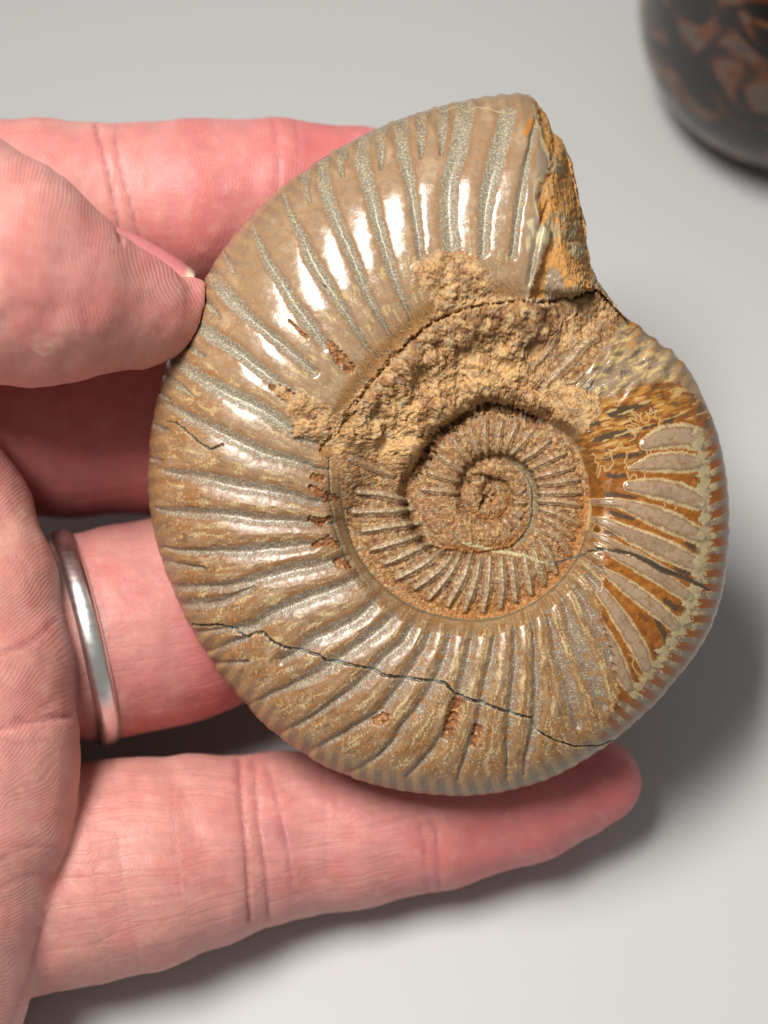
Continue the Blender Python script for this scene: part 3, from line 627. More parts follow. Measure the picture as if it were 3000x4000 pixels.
pitc = mix(np.tile(c((140, 82, 32)), (len(px), 1)), c((172, 116, 60)), sstep(-.2, .4, n_md)); pitc = mix(pitc, c((98, 60, 30)), sstep(.0, .4, fbm(px / 16, py / 16, 3, 155)) * .7); pitc = mix(pitc, c((206, 168, 112)), sstep(.3, .5, n_c2) * .7)
col = mix(col, pitc, pitf * (1 - rockf))
mc = mix(np.tile(c((196, 142, 76)), (len(px), 1)), c((176, 160, 122)), sstep(-0.05, 0.35, n_lo + .3 * n_md))
mc = mix(mc, c((214, 148, 70)), sstep(0.1, 0.4, fbm(px / 22, py / 60, 3, 161)) * 0.8); mc = mix(mc, c((108, 82, 48)), sstep(.2, .5, n_hi) * .5)
col = mix(col, mc, mouthf * (kk == 0) * (rockf < 0.6))
col = mix(col, c((206, 188, 150)), sstep(7, 3, np.abs(d_mouth + 5 + 3 * n_hi)) * (kk == 0) * .8)
fk = sstep(-2, 3, np.maximum.reduce([inside(px, py, T(1500, 300, 2.074, q)) for q in ([(1240,590),(1300,600),(1340,650),(1330,770),(1250,820),(1230,700)], [(1235,880),(1260,1020),(1200,1010)], [(1150,1180),(1230,1110),(1310,1240),(1340,1330),(1300,1390),(1200,1440),(1150,1400)])]))
col = mix(col, mix(np.tile(c((158, 140, 120)), (len(px), 1)), c((206, 190, 146)), sstep(-.2, .3, fbm(px / 30, py / 60, 2, 191)) * (py > 850)), fk * .9)
# blob of calcite and orange spot by the mouth
blob = polyd(qx, qy, T(*H_, [(380,60),(400,150),(370,230)]), [28,38,26], 3)
col = mix(col, c((168, 146, 122)), sstep(1.1, .8, blob)); rel2 = sstep(1.2, 0.2, blob)
col = mix(col, c((204, 132, 60)), sstep(1.1, .7, polyd(qx, qy, [(2077,475),(2055,520)], [14, 12], 3)))
col = mix(col, c((186, 168, 130)), sstep(1.2, .5, polyd(px, py, T(1500,300,2.074,[(430,250),(500,260),(600,235),(690,270),(760,240),(860,265),(980,285),(1070,270)]), 4, 3)) * .8)
# inner whorl
ic = mix(np.tile(c((168, 122, 70)), (len(px), 1)), c((198, 156, 100)), sstep(-0.2, 0.4, fbm(px / 22, py / 22, 3, 171)))
ic = mix(ic, c((134, 84, 46)), sstep(0.0, 0.45, fbm(px / 18 + 5, py / 18, 3, 172)) * 0.8)
ic = mix(ic, c((164, 116, 82)), sstep(-.1, .4, fbm(px / 60 + 5, py / 60, 3, 176)) * 0.6)
ic = mix(ic, c((110, 68, 38)), sstep(0.05, 0.32, fbm(px / 30 + 7, py / 30, 4, 154)) * .6)
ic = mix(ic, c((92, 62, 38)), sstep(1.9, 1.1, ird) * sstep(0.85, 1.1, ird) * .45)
ic = mix(ic, c((160, 152, 126)), sstep(0.15, 0.4, fbm(px / 30 + 9, py / 30, 3, 173)) * 0.5)
ic = mix(ic, c((182, 116, 44)), sstep(0.62, 0.95, tt) * sstep(200, 260, TH) * .7)
col = mix(col, ic, inn)
ic = mix(ic, c((112, 72, 40)), sstep(0.12, 0.42, fbm(px / 14, py / 14, 3, 147)) * .6); ic = mix(ic, c((218, 186, 134)), sstep(0.25, 0.45, fbm(px / 15 + 50, py / 15, 3, 148)) * .6)
col = mix(col, ic, inn)
ribc = mix(np.tile(c((158, 132, 104)), (len(px), 1)), c((198, 178, 142)), sstep(-0.2, 0.4, fbm(px / 14, py / 14, 2, 174)))
ribc = mix(ribc, ic, (iid >= 16) * 0.5 * np.ones(len(px)))
col = mix(col, ribc, (kk >= 1) * sstep(1.0, 0.7, ird + 0.3 * n_hi) * 0.9)
wallin = polyd(px, py, T(*Z5, [(1130,450),(1230,540),(1262,680),(1240,840),(1150,950)]), [10,18,22,20,8], 3)
col = mix(col, c((158, 142, 112)), sstep(1.1, .6, wallin + .4 * n_md) * inn * .8)
vein = polyd(px + 3 * n_hi, py + 3 * n_md, T(*Z5, [(840,935),(900,950),(960,965),(1040,985),(1120,990),(1200,1010),(1290,1045),(1380,1060),(1470,1030),(1560,1000)]), [4,6,6,6,6,5,5,5,5,4], 3)
col = mix(col, mix(np.tile(c((206, 194, 150)), (len(px), 1)), c((92, 92, 82)), sstep(2130, 2170, px + 40 * n_md)), sstep(1.2, .6, vein))
# cracks last
ce_ = sstep(1.0, 1.3, crack) * sstep(2.6, 1.6, crack) * sstep(-.1, .3, n_hi + .5 * n_md)
col = mix(col, c((198, 180, 136)), ce_ * .6)
cdark = mix(np.tile(c((62, 48, 32)), (len(px), 1)), c((128, 130, 122)), sstep(1.2, 0.7, gd + .3 * n_hi) * 0.9)
col = mix(col, cdark, sstep(1.2, 0.7, crack)); col = mix(col, c((78, 68, 52)), sstep(1.1, 0.7, cd[2] + .2 * n_hi)); col = mix(col, c((150, 146, 120)), sstep(1.6, 0.8, seamcrk) * .8)
spot = polyd(px, py, [(1262,1112),(1272,1116)], 6, 3); col = mix(col, c((70, 60, 60)), sstep(1, .6, spot + .4 * n_hi))
# gloss
rough = np.full(px.shape, 0.16) + 0.05 * np.clip(n_hi, 0, 1) + 0.15 * sstep(150, 175, TH) * sstep(300, 270, TH) + 0.10 * sstep(0.0, 0.5, fbm(px / 26, py / 26, 3, 199)) + 0.08 * sstep(0.1, 0.5, n_md)
rough = rough + (0.34 - rough) * sstep(1.05, 0.8, gd) * (orgf < .5)
rough = rough + (0.34 - rough) * sstep(0.14, 0.05, tt) * (kk == 0)
rough = rough + (0.6 - rough) * gr_
rough = rough + (0.78 - rough) * np.maximum.reduce([rockf, mouthf * (kk == 0), inn, pitf * 0.75])
rough = np.where((kk >= 1) & (ird < 0.8), np.minimum(rough, 0.32), rough)
rough = np.where(blob < 1, 0.2, rough)
rockish = np.maximum(rockf, inn)
col = np.clip(col, 0.001, 1) * (0.80 - 0.02 * rockish)[:, None]

def shell_material():
    m = NT('ammonite_surface')
    a = m.attr('col'); r = m.attr('rough'); tc = m.n('ShaderNodeTexCoord')
    n1 = m.n('ShaderNodeTexNoise', Scale=3200.0, Detail=2.0, Roughness=0.6); m.l(tc.outputs['Object'], n1.inputs['Vector'])
    f = m.math('MULTIPLY_ADD', n1.outputs['Fac'], 0.9, 0.55)
    # grain only where the surface is rough
    k = m.n('ShaderNodeMapRange'); m.l(r.outputs['Fac'], k.inputs[0]); k.inputs[1].default_value = 0.1; k.inputs[2].default_value = 0.6; k.inputs[3].default_value = 0.25; k.inputs[4].default_value = 1.0
    f2 = m.math('SUBTRACT', f, 1.0); f3 = m.math('MULTIPLY', f2, k.outputs[0]); f4 = m.math('ADD', f3, 1.0)
    mx = m.n('ShaderNodeVectorMath', operation='SCALE'); m.l(a.outputs['Color'], mx.inputs[0]); m.l(f4, mx.inputs['Scale'])
    m.l(mx.outputs[0], m.b.inputs['Base Color']); m.l(r.outputs['Fac'], m.b.inputs['Roughness'])
    n2 = m.n('ShaderNodeTexNoise', Scale=1500.0, Detail=4.0, Roughness=0.65); m.l(tc.outputs['Object'], n2.inputs['Vector'])
    n3 = m.n('ShaderNodeTexNoise', Scale=1100.0, Detail=2.0, Roughness=0.6); m.l(tc.outputs['Object'], n3.inputs['Vector'])
    h = m.math('MULTIPLY', n2.outputs['Fac'], k.outputs[0])
    h = m.math('MULTIPLY_ADD', n3.outputs['Fac'], 0.22, h)
    st = m.n('ShaderNodeMapRange'); m.l(r.outputs['Fac'], st.inputs[0]); st.inputs[1].default_value = 0.1; st.inputs[2].default_value = 0.7; st.inputs[3].default_value = 0.13; st.inputs[4].default_value = 0.5
    bp = m.n('ShaderNodeBump', Distance=0.00025); m.l(st.outputs[0], bp.inputs['Strength']); m.l(h, bp.inputs['Height']); m.l(bp.outputs[0], m.b.inputs['Normal'])
    m.b.inputs['IOR'].default_value = 1.56
    return m.m
SM = shell_material()
foss = root('ammonite_fossil', 'polished brown ammonite fossil held between the thumb and fingers', 'fossil')
# ---- faces of the front grid
I = np.arange(NTH); J = np.arange(NR - 1)
ii, jj = np.meshgrid(I, J, indexing='ij'); i2 = (ii + 1) % NTH
F = np.stack([ii * NR + jj, ii * NR + jj + 1, i2 * NR + jj + 1, i2 * NR + jj], -1).reshape(-1, 4)
fv = F[:, 0]
# rib index on the outer whorl: count the main grooves passed
lab = np.zeros(len(px), int)                                # 0 valley / flank of the outer whorl
is_rib = (kk == 0) & (gd > 0.95) & (tt > 0.10) & (tt < 0.93)
lab = np.where(is_rib, 1000 + cnt, lab)
lab = np.where(kk == 1, 1, lab); lab = np.where(kk >= 2, 2, lab)
lab = np.where((kk >= 1) & (ird < 0.9), 2000 + iid, lab)
lab = np.where(rockf > 0.5, 3, lab)
lab = np.where((mouthf > 0.5) & (kk == 0), 4, lab)
lab = np.where((ird < 0.9) & (kk >= 1) & (iid >= NI), 2000 + iid, lab)
lf = lab[fv]
# the far side: a plainer dome closed over the back, sharing the rim ring
NB = 36; gb = 1 - np.linspace(0, 1, NB + 1)[1:] ** 1.7; gb[-1] = 0.0015
tb = np.repeat(th, NB); Gb = np.tile(gb, NTH); Rb = Rout(tb) * Gb
bx = CX + Rb * np.cos(np.radians(tb)); by = CY - Rb * np.sin(np.radians(tb))
phb = np.where(tb >= PH0, tb, tb + 360)
gap = (phb % 360); Hb = 9.5 - 2.2 * sstep(80, 420, phb) * 1.0
Hb = np.where((tb < PH0), 7.3 + 2.2 * sstep(PH0 - 40, PH0, tb), Hb)
zbk = -Hb * np.sqrt(np.clip(1 - np.clip((Gb - 0.45) / 0.55, 0, 1) ** 2.2, 0, 1)) + 3.0 * sstep(0.5, 0.1, Gb)
ribb = 0.12 * np.cos(2 * math.pi * np.repeat(arc, NB) / 80) * sstep(0.3, 0.5, Gb)
BV = place(bx, by, zbk - ribb)
cb_ = mix(np.tile(c((150, 122, 94)), (len(bx), 1)), c((170, 140, 100)), sstep(-.3, .4, fbm(bx / 60, by / 60, 3, 7)))
def sub(name, mask, parent, extra=False):
    f = F[mask]
    if len(f) < 12: return None
    us, inv = np.unique(f, return_inverse=True); f = inv.reshape(-1, 4)
    return mesh_obj(name, V[us] / 1000, f, SM, parent, VN[us], {'col': col[us], 'rough': rough[us]})
ow = sub('outer_whorl', lf == 0, foss)
iw = sub('inner_whorl', lf == 1, foss); cw = sub('innermost_whorl', lf == 2, foss)
rk = sub('rock_matrix', lf == 3, foss); mo = sub('broken_mouth', lf == 4, foss)
rk['label'] = 'crumbly tan and rust rock filling between the whorls'; mo['label'] = 'rough ochre broken end of the outer whorl'
for v in np.unique(lf[(lf >= 1000) & (lf < 2000)]): sub('rib', lf == v, ow)
for v in np.unique(lf[lf >= 2000]): sub('rib', lf == v, iw)
ri = np.arange(NTH) * NR + NR - 1
BVall = np.vstack([V[ri], BV]); cball = np.vstack([col[ri], cb_ * .9])
a0 = np.arange(NTH); a1 = (a0 + 1) % NTH; FB = [np.stack([a0, NTH + a0 * NB, NTH + a1 * NB, a1], -1)]
for j in range(NB - 1): FB.append(np.stack([NTH + a0 * NB + j, NTH + a0 * NB + j + 1, NTH + a1 * NB + j + 1, NTH + a1 * NB + j], -1))
bk = mesh_obj('reverse_side', BVall / 1000, np.vstack(FB), SM, foss, None, {'col': cball, 'rough': np.full(len(BVall), 0.16)})
print('fossil', round(time.time() - T0, 1))

# ================================================================== THE HAND
# chains of (px, py in overview pixels, z mm, r mm)
def node(px_, py_, z, r):
    p = place(np.array(px_ / PS), np.array(py_ / PS), np.array(float(z))); return (*p, r)
CH = {
 'thumb': [(416,656,1.8,3.6),(386,675,2.6,4.3),(345,692,4,5.1),(290,674,6,7.6),(200,653,9,9.3),(100,630,12,12.2),(0,585,14,14.4),(-150,520,14,15.5),(-330,520,11,16.5),(-520,640,3,18)],
 'index': [(1010,450,-20,7.2),(940,440,-20,8.6),(780,428,-19.5,10.0),(600,428,-18,11.2),(420,446,-17,12.3),(215,440,-15,11.2),(100,440,-14,11.8),(0,446,-14,12.0),(-150,470,-14,12.8),(-450,620,-14,14)],
 'middle': [(1000,930,-27,7.5),(930,925,-27,9.5),(750,905,-28,12),(550,895,-28,13.4),(350,898,-28,14.6),(150,912,-28,14.2),(-50,915,-27,14.2),(-400,950,-20,15)],
 'ring': [(980,1290,-26,7.5),(900,1290,-26,9.5),(720,1292,-26,11.6),(560,1300,-24,13),(480,1312,-22,13.9),(390,1336,-19,14.8),(285,1358,-17,15.0),(215,1372,-15.5,14.7),(150,1378,-14.5,14.3),(0,1390,-15,14),(-300,1380,-14,16)],
 'little': [(1292,688+1000,-17,6.1),(1230,1700,-17.5,7.6),(1140,1716,-18,9.6),(950,1758,-18.5,10.6),(750,1790,-18,11.4),(600,1806,-16.5,11.9),(540,1817,-15,12.0),(430,1838,-13,13.5),(300,1866,-11,14.8),(180,1885,-10,15.3),(50,1900,-9,15.8),(-250,1900,-7,16.5)],
 'palm': [(-170,1010,-9,10.8),(-125,1130,-5,12.5),(-103,1290,0,14.4),(-92,1450,2,15.3),(-85,1640,3,15.6),(-95,1750,3,15.7),(-150,1910,2,16.6),(-205,2080,2,17.0),(-260,2300,0,17.5)],
 'palm_b': [(-330,1000,-8,15),(-420,1300,-4,19),(-430,1700,-1,19),(-430,2150,1,18),(-520,2500,2,17)],
 'heel': [(-520,640,0,17),(-640,1000,-3,20),(-700,1400,-4,22),(-760,1800,-4,23),(-900,2000,-5,23)],
}
VX = 0.55
lo = np.array([-108.0, -86.0, -44.0]); hi = np.array([48.0, 66.0, 34.0])
shape = np.ceil((hi - lo) / VX).astype(int)
def chain_sdf(nodes, X, Y, Z, ysc=1.0):
    d = None
    for i in range(len(nodes) - 1):
        a = np.array(nodes[i][:3]); b = np.array(nodes[i + 1][:3]); ra, rb = nodes[i][3], nodes[i + 1][3]
        ab = b - a; L2 = ab @ ab
        t = np.clip(((X - a[0]) * ab[0] + (Y - a[1]) * ab[1] + (Z - a[2]) * ab[2]) / L2, 0, 1)
        q = np.sqrt((X - a[0] - t * ab[0]) ** 2 + (Y - a[1] - t * ab[1]) ** 2 + (Z - a[2] - t * ab[2]) ** 2) - (ra + (rb - ra) * t)
        d = q if d is None else smin(d, q, 1.2)
    return d
def smin(a, b, k):
    h = np.clip(0.5 + 0.5 * (b - a) / k, 0, 1)
    return b + (a - b) * h - k * h * (1 - h)
gx = (lo[0] + VX * np.arange(shape[0])).astype(np.float32); gy = (lo[1] + VX * np.arange(shape[1])).astype(np.float32); gz = (lo[2] + VX * np.arange(shape[2])).astype(np.float32)
S = np.full(tuple(shape), 20.0, np.float32)
def zfr(x, y, r, R0):
    t_ = np.degrees(np.arctan2(-(y - CY), x - CX)) % 360; p_ = np.where(t_ >= PH0, t_, t_ + 360); si = Seam(p_)
    tq = np.clip((r - si) / np.maximum(R0 - si, 1), 0, 1); v_ = np.clip((tq - ts) / (1 - ts), 0, 1)
    return Hh(p_) * np.sqrt(np.clip(1 - v_ ** 2.3, 0, 1)) + 0.15
# room taken by the fossil (positive inside it), so flesh lies against it
XX, YY = np.meshgrid(gx, gy, indexing='ij'); foss_in = np.full(tuple(shape), -20.0, np.float32)
for k_, z_ in enumerate(gz):
    if z_ < -13 or z_ > 14: continue
    fq = KX * (DF - z_) / DF; ax_ = 1500 + XX / fq; ay_ = 2000 - YY / fq
    r_ = np.hypot(ax_ - CX, ay_ - CY); R0 = Rout(np.degrees(np.arctan2(-(ay_ - CY), ax_ - CX)))
    g_ = r_ / R0; zb_ = -9.0 * np.sqrt(np.clip(1 - np.clip((g_ - 0.45) / 0.55, 0, 1) ** 2.2, 0, 1)) - 0.3
    e_ = (R0 - r_) * KX + (0.1 if z_ < 3 else 0.1 - 0.0)
    foss_in[:, :, k_] = np.minimum(np.minimum(e_, (z_ - zb_) * 0.8), (zfr(ax_, ay_, r_, R0) - z_) * 0.6)
KU = {'thumb': 3.0, 'index': 0.6, 'middle': 0.7, 'ring': 0.7, 'little': 0.8, 'palm': 0.9, 'palm_b': 3.5, 'heel': 4.0}
for nm in ('index', 'middle', 'ring', 'little', 'palm', 'palm_b', 'heel', 'thumb'):
    nd = [node(*n) for n in CH[nm]]; CH[nm] = nd
    A = np.array(nd); mn = (A[:, :3] - A[:, 3:] - 6).min(0); mxx = (A[:, :3] + A[:, 3:] + 6).max(0)
    s0 = np.clip(((mn - lo) / VX).astype(int), 0, shape); s1 = np.clip(((mxx - lo) / VX).astype(int) + 1, 0, shape)
    sl = tuple(slice(a, b) for a, b in zip(s0, s1))
    d = chain_sdf(nd, gx[sl[0]][:, None, None], gy[sl[1]][None, :, None], gz[sl[2]][None, None, :])
    if nm in ('thumb', 'index', 'middle', 'ring', 'little'): d = np.maximum(d, foss_in[sl])
    S[sl] = smin(S[sl], d.astype(np.float32), KU[nm])
# keep the box boundary closed
for ax in range(3):
    s = [slice(None)] * 3
    for e in (0, 1, -1, -2):
        s[ax] = e; S[tuple(s)] = np.maximum(S[tuple(s)], 1.0)
import openvdb
grid = openvdb.FloatGrid(20.0); grid.copyFromArray(S); grid.gridClass = openvdb.GridClass.LEVEL_SET if hasattr(openvdb, 'GridClass') else 'level set'
hv, hq = grid.convertToQuads(isovalue=0.0)
hv = np.asarray(hv, float) * VX + lo; hq = np.asarray(hq)
print('hand verts', len(hv), round(time.time() - T0, 1))
# relax
E = np.vstack([hq[:, [0, 1]], hq[:, [1, 2]], hq[:, [2, 3]], hq[:, [3, 0]]])
deg = np.bincount(E.ravel(), minlength=len(hv))[:, None]
def relax(v, f):
    s = np.zeros_like(v)
    for k in range(v.shape[1] if v.ndim == 2 else 1):
        s[:, k] = np.bincount(E[:, 0], v[E[:, 1], k], len(v)) + np.bincount(E[:, 1], v[E[:, 0], k], len(v))
    return v + f * (s / deg - v)
for _ in range(4): hv = relax(relax(hv, 0.5), -0.52)
for _ in range(2): hv = relax(hv, 0.4)
def mesh_normals(v, q):
    n = np.cross(v[q[:, 2]] - v[q[:, 0]], v[q[:, 3]] - v[q[:, 1]]); N = np.zeros_like(v)
    for k in range(4):
        for a in range(3): N[:, a] += np.bincount(q[:, k], n[:, a], len(v))
    return N / (np.linalg.norm(N, axis=1, keepdims=True) + 1e-12)
hn = mesh_normals(hv, hq)
FLIP = (hn * (hv - hv.mean(0))).sum() < 0
if FLIP: hq = hq[:, ::-1]; hn = -hn
# photo pixel of each vertex
hz = hv[:, 2]; fpx = KX * (DF - hz) / DF; hx = 1500 + hv[:, 0] / fpx; hy = 2000 - hv[:, 1] / fpx
ox, oy = hx * PS, hy * PS                                  # overview pixels
# nearest chain and coordinates on it
names = list(CH.keys()); best = np.full(len(hv), 1e9); who = np.zeros(len(hv), int); cu = np.zeros(len(hv)); cv = np.zeros(len(hv))
for ni, nm in enumerate(names):
    nd = CH[nm]; s = 0
    for i in range(len(nd) - 1):
        a = np.array(nd[i][:3]); b = np.array(nd[i + 1][:3]); ab = b - a; L = np.linalg.norm(ab)
        t = np.clip(((hv - a) @ ab) / (L * L), 0, 1); pp = a + t[:, None] * ab
        q = np.linalg.norm(hv - pp, axis=1) - (nd[i][3] + (nd[i + 1][3] - nd[i][3]) * t)
        m = q < best
        best[m] = q[m]; who[m] = ni; cu[m] = s + t[m] * L
        rv = hv - pp; ang = np.arctan2(rv[:, 1], rv[:, 2]); cv[m] = ang[m] * 11.0
        s += L
W = lambda n: who == names.index(n)
# creases (overview pixels, width px, depth mm)
CRS = [([(205,270),(222,330),(240,400),(252,470),(262,520)],5,0.55),([(248,300),(262,370),(283,450),(300,520)],5,0.35),([(588,262),(596,320),(602,380),(600,440)],6,0.22),([(640,262),(645,330)],5,0.12),
       ([(515,1640),(520,1720),(528,1800),(535,1900),(540,1990)],5,0.45),([(545,1640),(553,1720),(560,1800),(575,1900),(580,1985)],5,0.35),([(575,1650),(600,1740),(618,1830),(632,1920)],5,0.22),
       ([(905,1780),(915,1830),(918,1880),(925,1925)],5,0.22),([(935,1780),(945,1830),(945,1890),(948,1920)],5,0.30),([(370,1650),(372,1750),(378,1850),(390,1950)],4,0.10),([(250,1790),(262,1900),(280,2000),(300,2090)],4,0.10),
       ([(0,1572),(50,1562),(100,1550),(148,1548)],7,0.35),([(0,1560),(60,1545),(120,1510)],6,0.18),([(0,1410),(60,1390),(120,1340)],7,0.25),([(0,1855),(60,1830),(120,1830)],5,0.18),([(0,1920),(60,1890),(110,1890)],5,0.15),([(20,2212),(60,2110),(90,2010)],6,0.2),
       ([(180,470),(215,505),(240,535),(270,560)],4,0.0),([(196,1160),(215,1260),(240,1400),(258,1500)],6,0.05),([(690,1640),(700,1720),(705,1800),(700,1900)],4,0.08)]
cr = np.zeros(len(hv)); crd = np.zeros(len(hv))
for p, w, dp in CRS:
    d = polyd(ox + 2 * gnoise(ox / 20, oy / 20, 3), oy, sm(p, 3), w, 4); e = np.exp(-(d * 1.1) ** 2) * (hn[:, 2] > -0.3)
    cr = np.maximum(cr, e * min(1, dp * 2.2)); crd = np.maximum(crd, e * dp)
hv = hv - hn * crd[:, None]
# pads: gentle swelling noise
hv = hv + hn * (0.22 * fbm(ox / 90, oy / 90, 2, 301) + 0.05 * fbm(ox / 18, oy / 18, 2, 302))[:, None]
# colours
base = np.tile(lin((214, 150, 140)), (len(hv), 1))
nn = fbm(ox / 120, oy / 120, 3, 311); n2 = fbm(ox / 30, oy / 30, 3, 312)
base = mix(base, lin((212, 128, 122)), sstep(-0.2, 0.5, nn) * 0.6)
base = mix(base, lin((206, 104, 106)), (W('index') * sstep(250, 420, ox) * 0.35 + W('ring') * sstep(330, 460, ox) * .6 + W('little') * sstep(700, 1200, ox) * 0.6 + W('middle') * .4))
base = mix(base, lin((206, 96, 98)), W('index') * sstep(560, 640, ox) * .3)
base = mix(base, lin((232, 176, 156)), (W('palm') * 0.35 + W('little') * sstep(600, 300, ox) * 0.35 + W('thumb') * sstep(250, 0, ox) * .25) * (0.6 + .4 * n2))
base = mix(base, lin((236, 190, 165)), sstep(1.1, 0.3, polyd(ox, oy, [(0,1180),(60,1120),(100,1150)], 40, 3)) * .4)
base = mix(base, lin((232, 186, 168)), sstep(0.2, 0.5, n2) * 0.15)
base = mix(base, lin((200, 108, 106)), sstep(0.1, 0.5, fbm(ox / 14, oy / 14, 2, 313)) * 0.16)
base = mix(base, lin((176, 118, 130)), sstep(1.2, 0, polyd(ox, oy, [(595,1790),(610,1810)], 34, 3)) * 0.45)
base = mix(base, lin((178, 78, 84)), cr * 0.5)
lips = polyd(ox, oy, [(75,752),(88,742),(105,744),(118,752),(108,764),(90,766),(76,756)], 2.6, 3)
base = mix(base, lin((226, 190, 165)), sstep(1.3, .6, lips) * W('thumb') * .8)
for q in ([(318,700),(332,712),(330,728),(318,738)], [(385,625),(392,650),(388,680)], [(290,735),(306,742)]):
    base = mix(base, lin((222, 176, 150)), sstep(1.3, .6, polyd(ox + 3 * n2, oy, q, 1.8, 3)) * W('thumb') * .6)
# ridge phase (mm) and strengths
f0 = KX / PS
ph_r = np.zeros(len(hv)); amp = np.zeros(len(hv)); wr = np.zeros(len(hv))
wob = 0.7 * fbm(ox / 110, oy / 110, 2, 320)
def dist(cx_, cy_): return np.hypot(ox - cx_, oy - cy_) * f0
ph_r = np.where(W('thumb'), dist(640, 500) + wob, ph_r); amp = np.where(W('thumb'), 1.0, amp)
ph_r = np.where(W('index'), np.where(ox < 250, dist(-120, 560), dist(60, 420)) + wob, ph_r); amp = np.where(W('index'), 0.45, amp)
ph_r = np.where(W('palm') | W('palm_b'), (0.62 * ox + 0.78 * (2212 - oy) * 0 + 0.78 * -oy * -1 * 0.9) * f0 + 1.6 * fbm(ox / 170, oy / 170, 2, 321), ph_r)
amp = np.where(W('palm') | W('palm_b'), 0.8, amp)
ph_r = np.where(W('little') & (ox > 900), dist(1290, 1500) + wob, ph_r); amp = np.where(W('little'), np.where(ox > 950, 0.6, 0.0), amp)
ph_r = np.where(W('palm') & (oy > 1600), dist(-260, 1250) * 1.0 + wob * 2, ph_r)
wr = np.where(W('little'), np.where(ox < 930, 1.0, 0.25), wr); wr = np.where(W('ring'), 0.7, wr); wr = np.where(W('middle'), .5, wr); wr = np.where(W('palm'), 0.2, wr); wr = np.where(W('index'), .15, wr)

def skin_material():
    m = NT('skin'); b = m.b
    a = m.attr('col'); tc = m.n('ShaderNodeTexCoord')
    n0 = m.n('ShaderNodeTexNoise', Scale=330.0, Detail=4.0, Roughness=0.6); m.l(tc.outputs['Object'], n0.inputs['Vector'])
    f = m.math('MULTIPLY_ADD', n0.outputs['Fac'], 0.36, 0.82)
    mx = m.n('ShaderNodeVectorMath', operation='SCALE'); m.l(a.outputs['Color'], mx.inputs[0]); m.l(f, mx.inputs['Scale']); 
    # ridges
    rp = m.attr('ridge'); ra = m.attr('ridge_amp')
    nz = m.n('ShaderNodeTexNoise', Scale=420.0, Detail=2.0); m.l(tc.outputs['Object'], nz.inputs['Vector'])
    p = m.math('MULTIPLY_ADD', rp.outputs['Fac'], 2 * math.pi / 0.54, m.math('MULTIPLY', nz.outputs['Fac'], 1.2))
    s = m.math('SINE', p); s = m.math('MULTIPLY', s, ra.outputs['Fac'])
    pz = m.n('ShaderNodeTexNoise', Scale=90.0, Detail=2.0); m.l(tc.outputs['Object'], pz.inputs['Vector'])
    pm = m.n('ShaderNodeMapRange'); m.l(pz.outputs['Fac'], pm.inputs[0]); pm.inputs[1].default_value = 0.35; pm.inputs[2].default_value = 0.6
    s = m.math('MULTIPLY', s, pm.outputs[0])
    # wrinkles along and across the finger
    u = m.attr('along'); v = m.attr('around'); w = m.attr('wrinkle')
    cx = m.n('ShaderNodeCombineXYZ'); m.l(m.math('MULTIPLY', u.outputs['Fac'], 0.07), cx.inputs[0]); m.l(m.math('MULTIPLY', v.outputs['Fac'], 0.62), cx.inputs[1])
    n1 = m.n('ShaderNodeTexNoise', Scale=1.0, Detail=2.0, Distortion=0.3); m.l(cx.outputs[0], n1.inputs['Vector'])
    r1 = m.math('ABSOLUTE', m.math('SUBTRACT', n1.outputs['Fac'], 0.5)); r1 = m.math('MINIMUM', m.math('MULTIPLY', r1, 14.0), 1.0)
    cy_ = m.n('ShaderNodeCombineXYZ'); m.l(m.math('MULTIPLY', u.outputs['Fac'], 0.55), cy_.inputs[0]); m.l(m.math('MULTIPLY', v.outputs['Fac'], 0.09), cy_.inputs[1]); cy_.inputs[2].default_value = 7
    n2 = m.n('ShaderNodeTexNoise', Scale=1.0, Detail=1.0, Distortion=0.3); m.l(cy_.outputs[0], n2.inputs['Vector'])
    r2 = m.math('ABSOLUTE', m.math('SUBTRACT', n2.outputs['Fac'], 0.5)); r2 = m.math('MINIMUM', m.math('MULTIPLY', r2, 18.0), 1.0)
    vo = m.n('ShaderNodeTexVoronoi', Scale=1500.0); vo.feature = 'DISTANCE_TO_EDGE'; m.l(tc.outputs['Object'], vo.inputs['Vector'])
    vv = m.math('MINIMUM', m.math('MULTIPLY', vo.outputs['Distance'], 6.0), 1.0)
    wsum = m.math('ADD', m.math('MULTIPLY', r1, 0.55), m.math('MULTIPLY', r2, 0.12)); wsum = m.math('MULTIPLY', wsum, w.outputs['Fac'])
    h = m.math('ADD', m.math('MULTIPLY', s, 0.32), wsum); h = m.math('MULTIPLY_ADD', vv, 0.22, h)
    n4 = m.n('ShaderNodeTexNoise', Scale=1100.0, Detail=3.0); m.l(tc.outputs['Object'], n4.inputs['Vector']); h = m.math('MULTIPLY_ADD', n4.outputs['Fac'], 0.35, h)
    bp = m.n('ShaderNodeBump', Strength=0.55, Distance=0.00016); m.l(h, bp.inputs['Height']); m.l(bp.outputs[0], b.inputs['Normal'])
    # ridges also read as slightly paler lines
    k = m.math('MULTIPLY_ADD', s, 0.04, 1.0); k = m.math('MULTIPLY', k, m.math('MULTIPLY_ADD', m.math('MULTIPLY', m.math('SUBTRACT', r1, 1.0), w.outputs['Fac']), 0.06, 1.0))
    mx2 = m.n('ShaderNodeVectorMath', operation='SCALE'); m.l(mx.outputs[0], mx2.inputs[0]); m.l(k, mx2.inputs['Scale'])
    m.l(mx2.outputs[0], b.inputs['Base Color'])
    b.inputs['Roughness'].default_value = 0.5; b.inputs['Specular IOR Level'].default_value = 0.45
    b.inputs['Subsurface Weight'].default_value = 1.0; b.inputs['Subsurface Radius'].default_value = (1.0, 0.32, 0.18); b.inputs['Subsurface Scale'].default_value = 0.0024
    return m.m
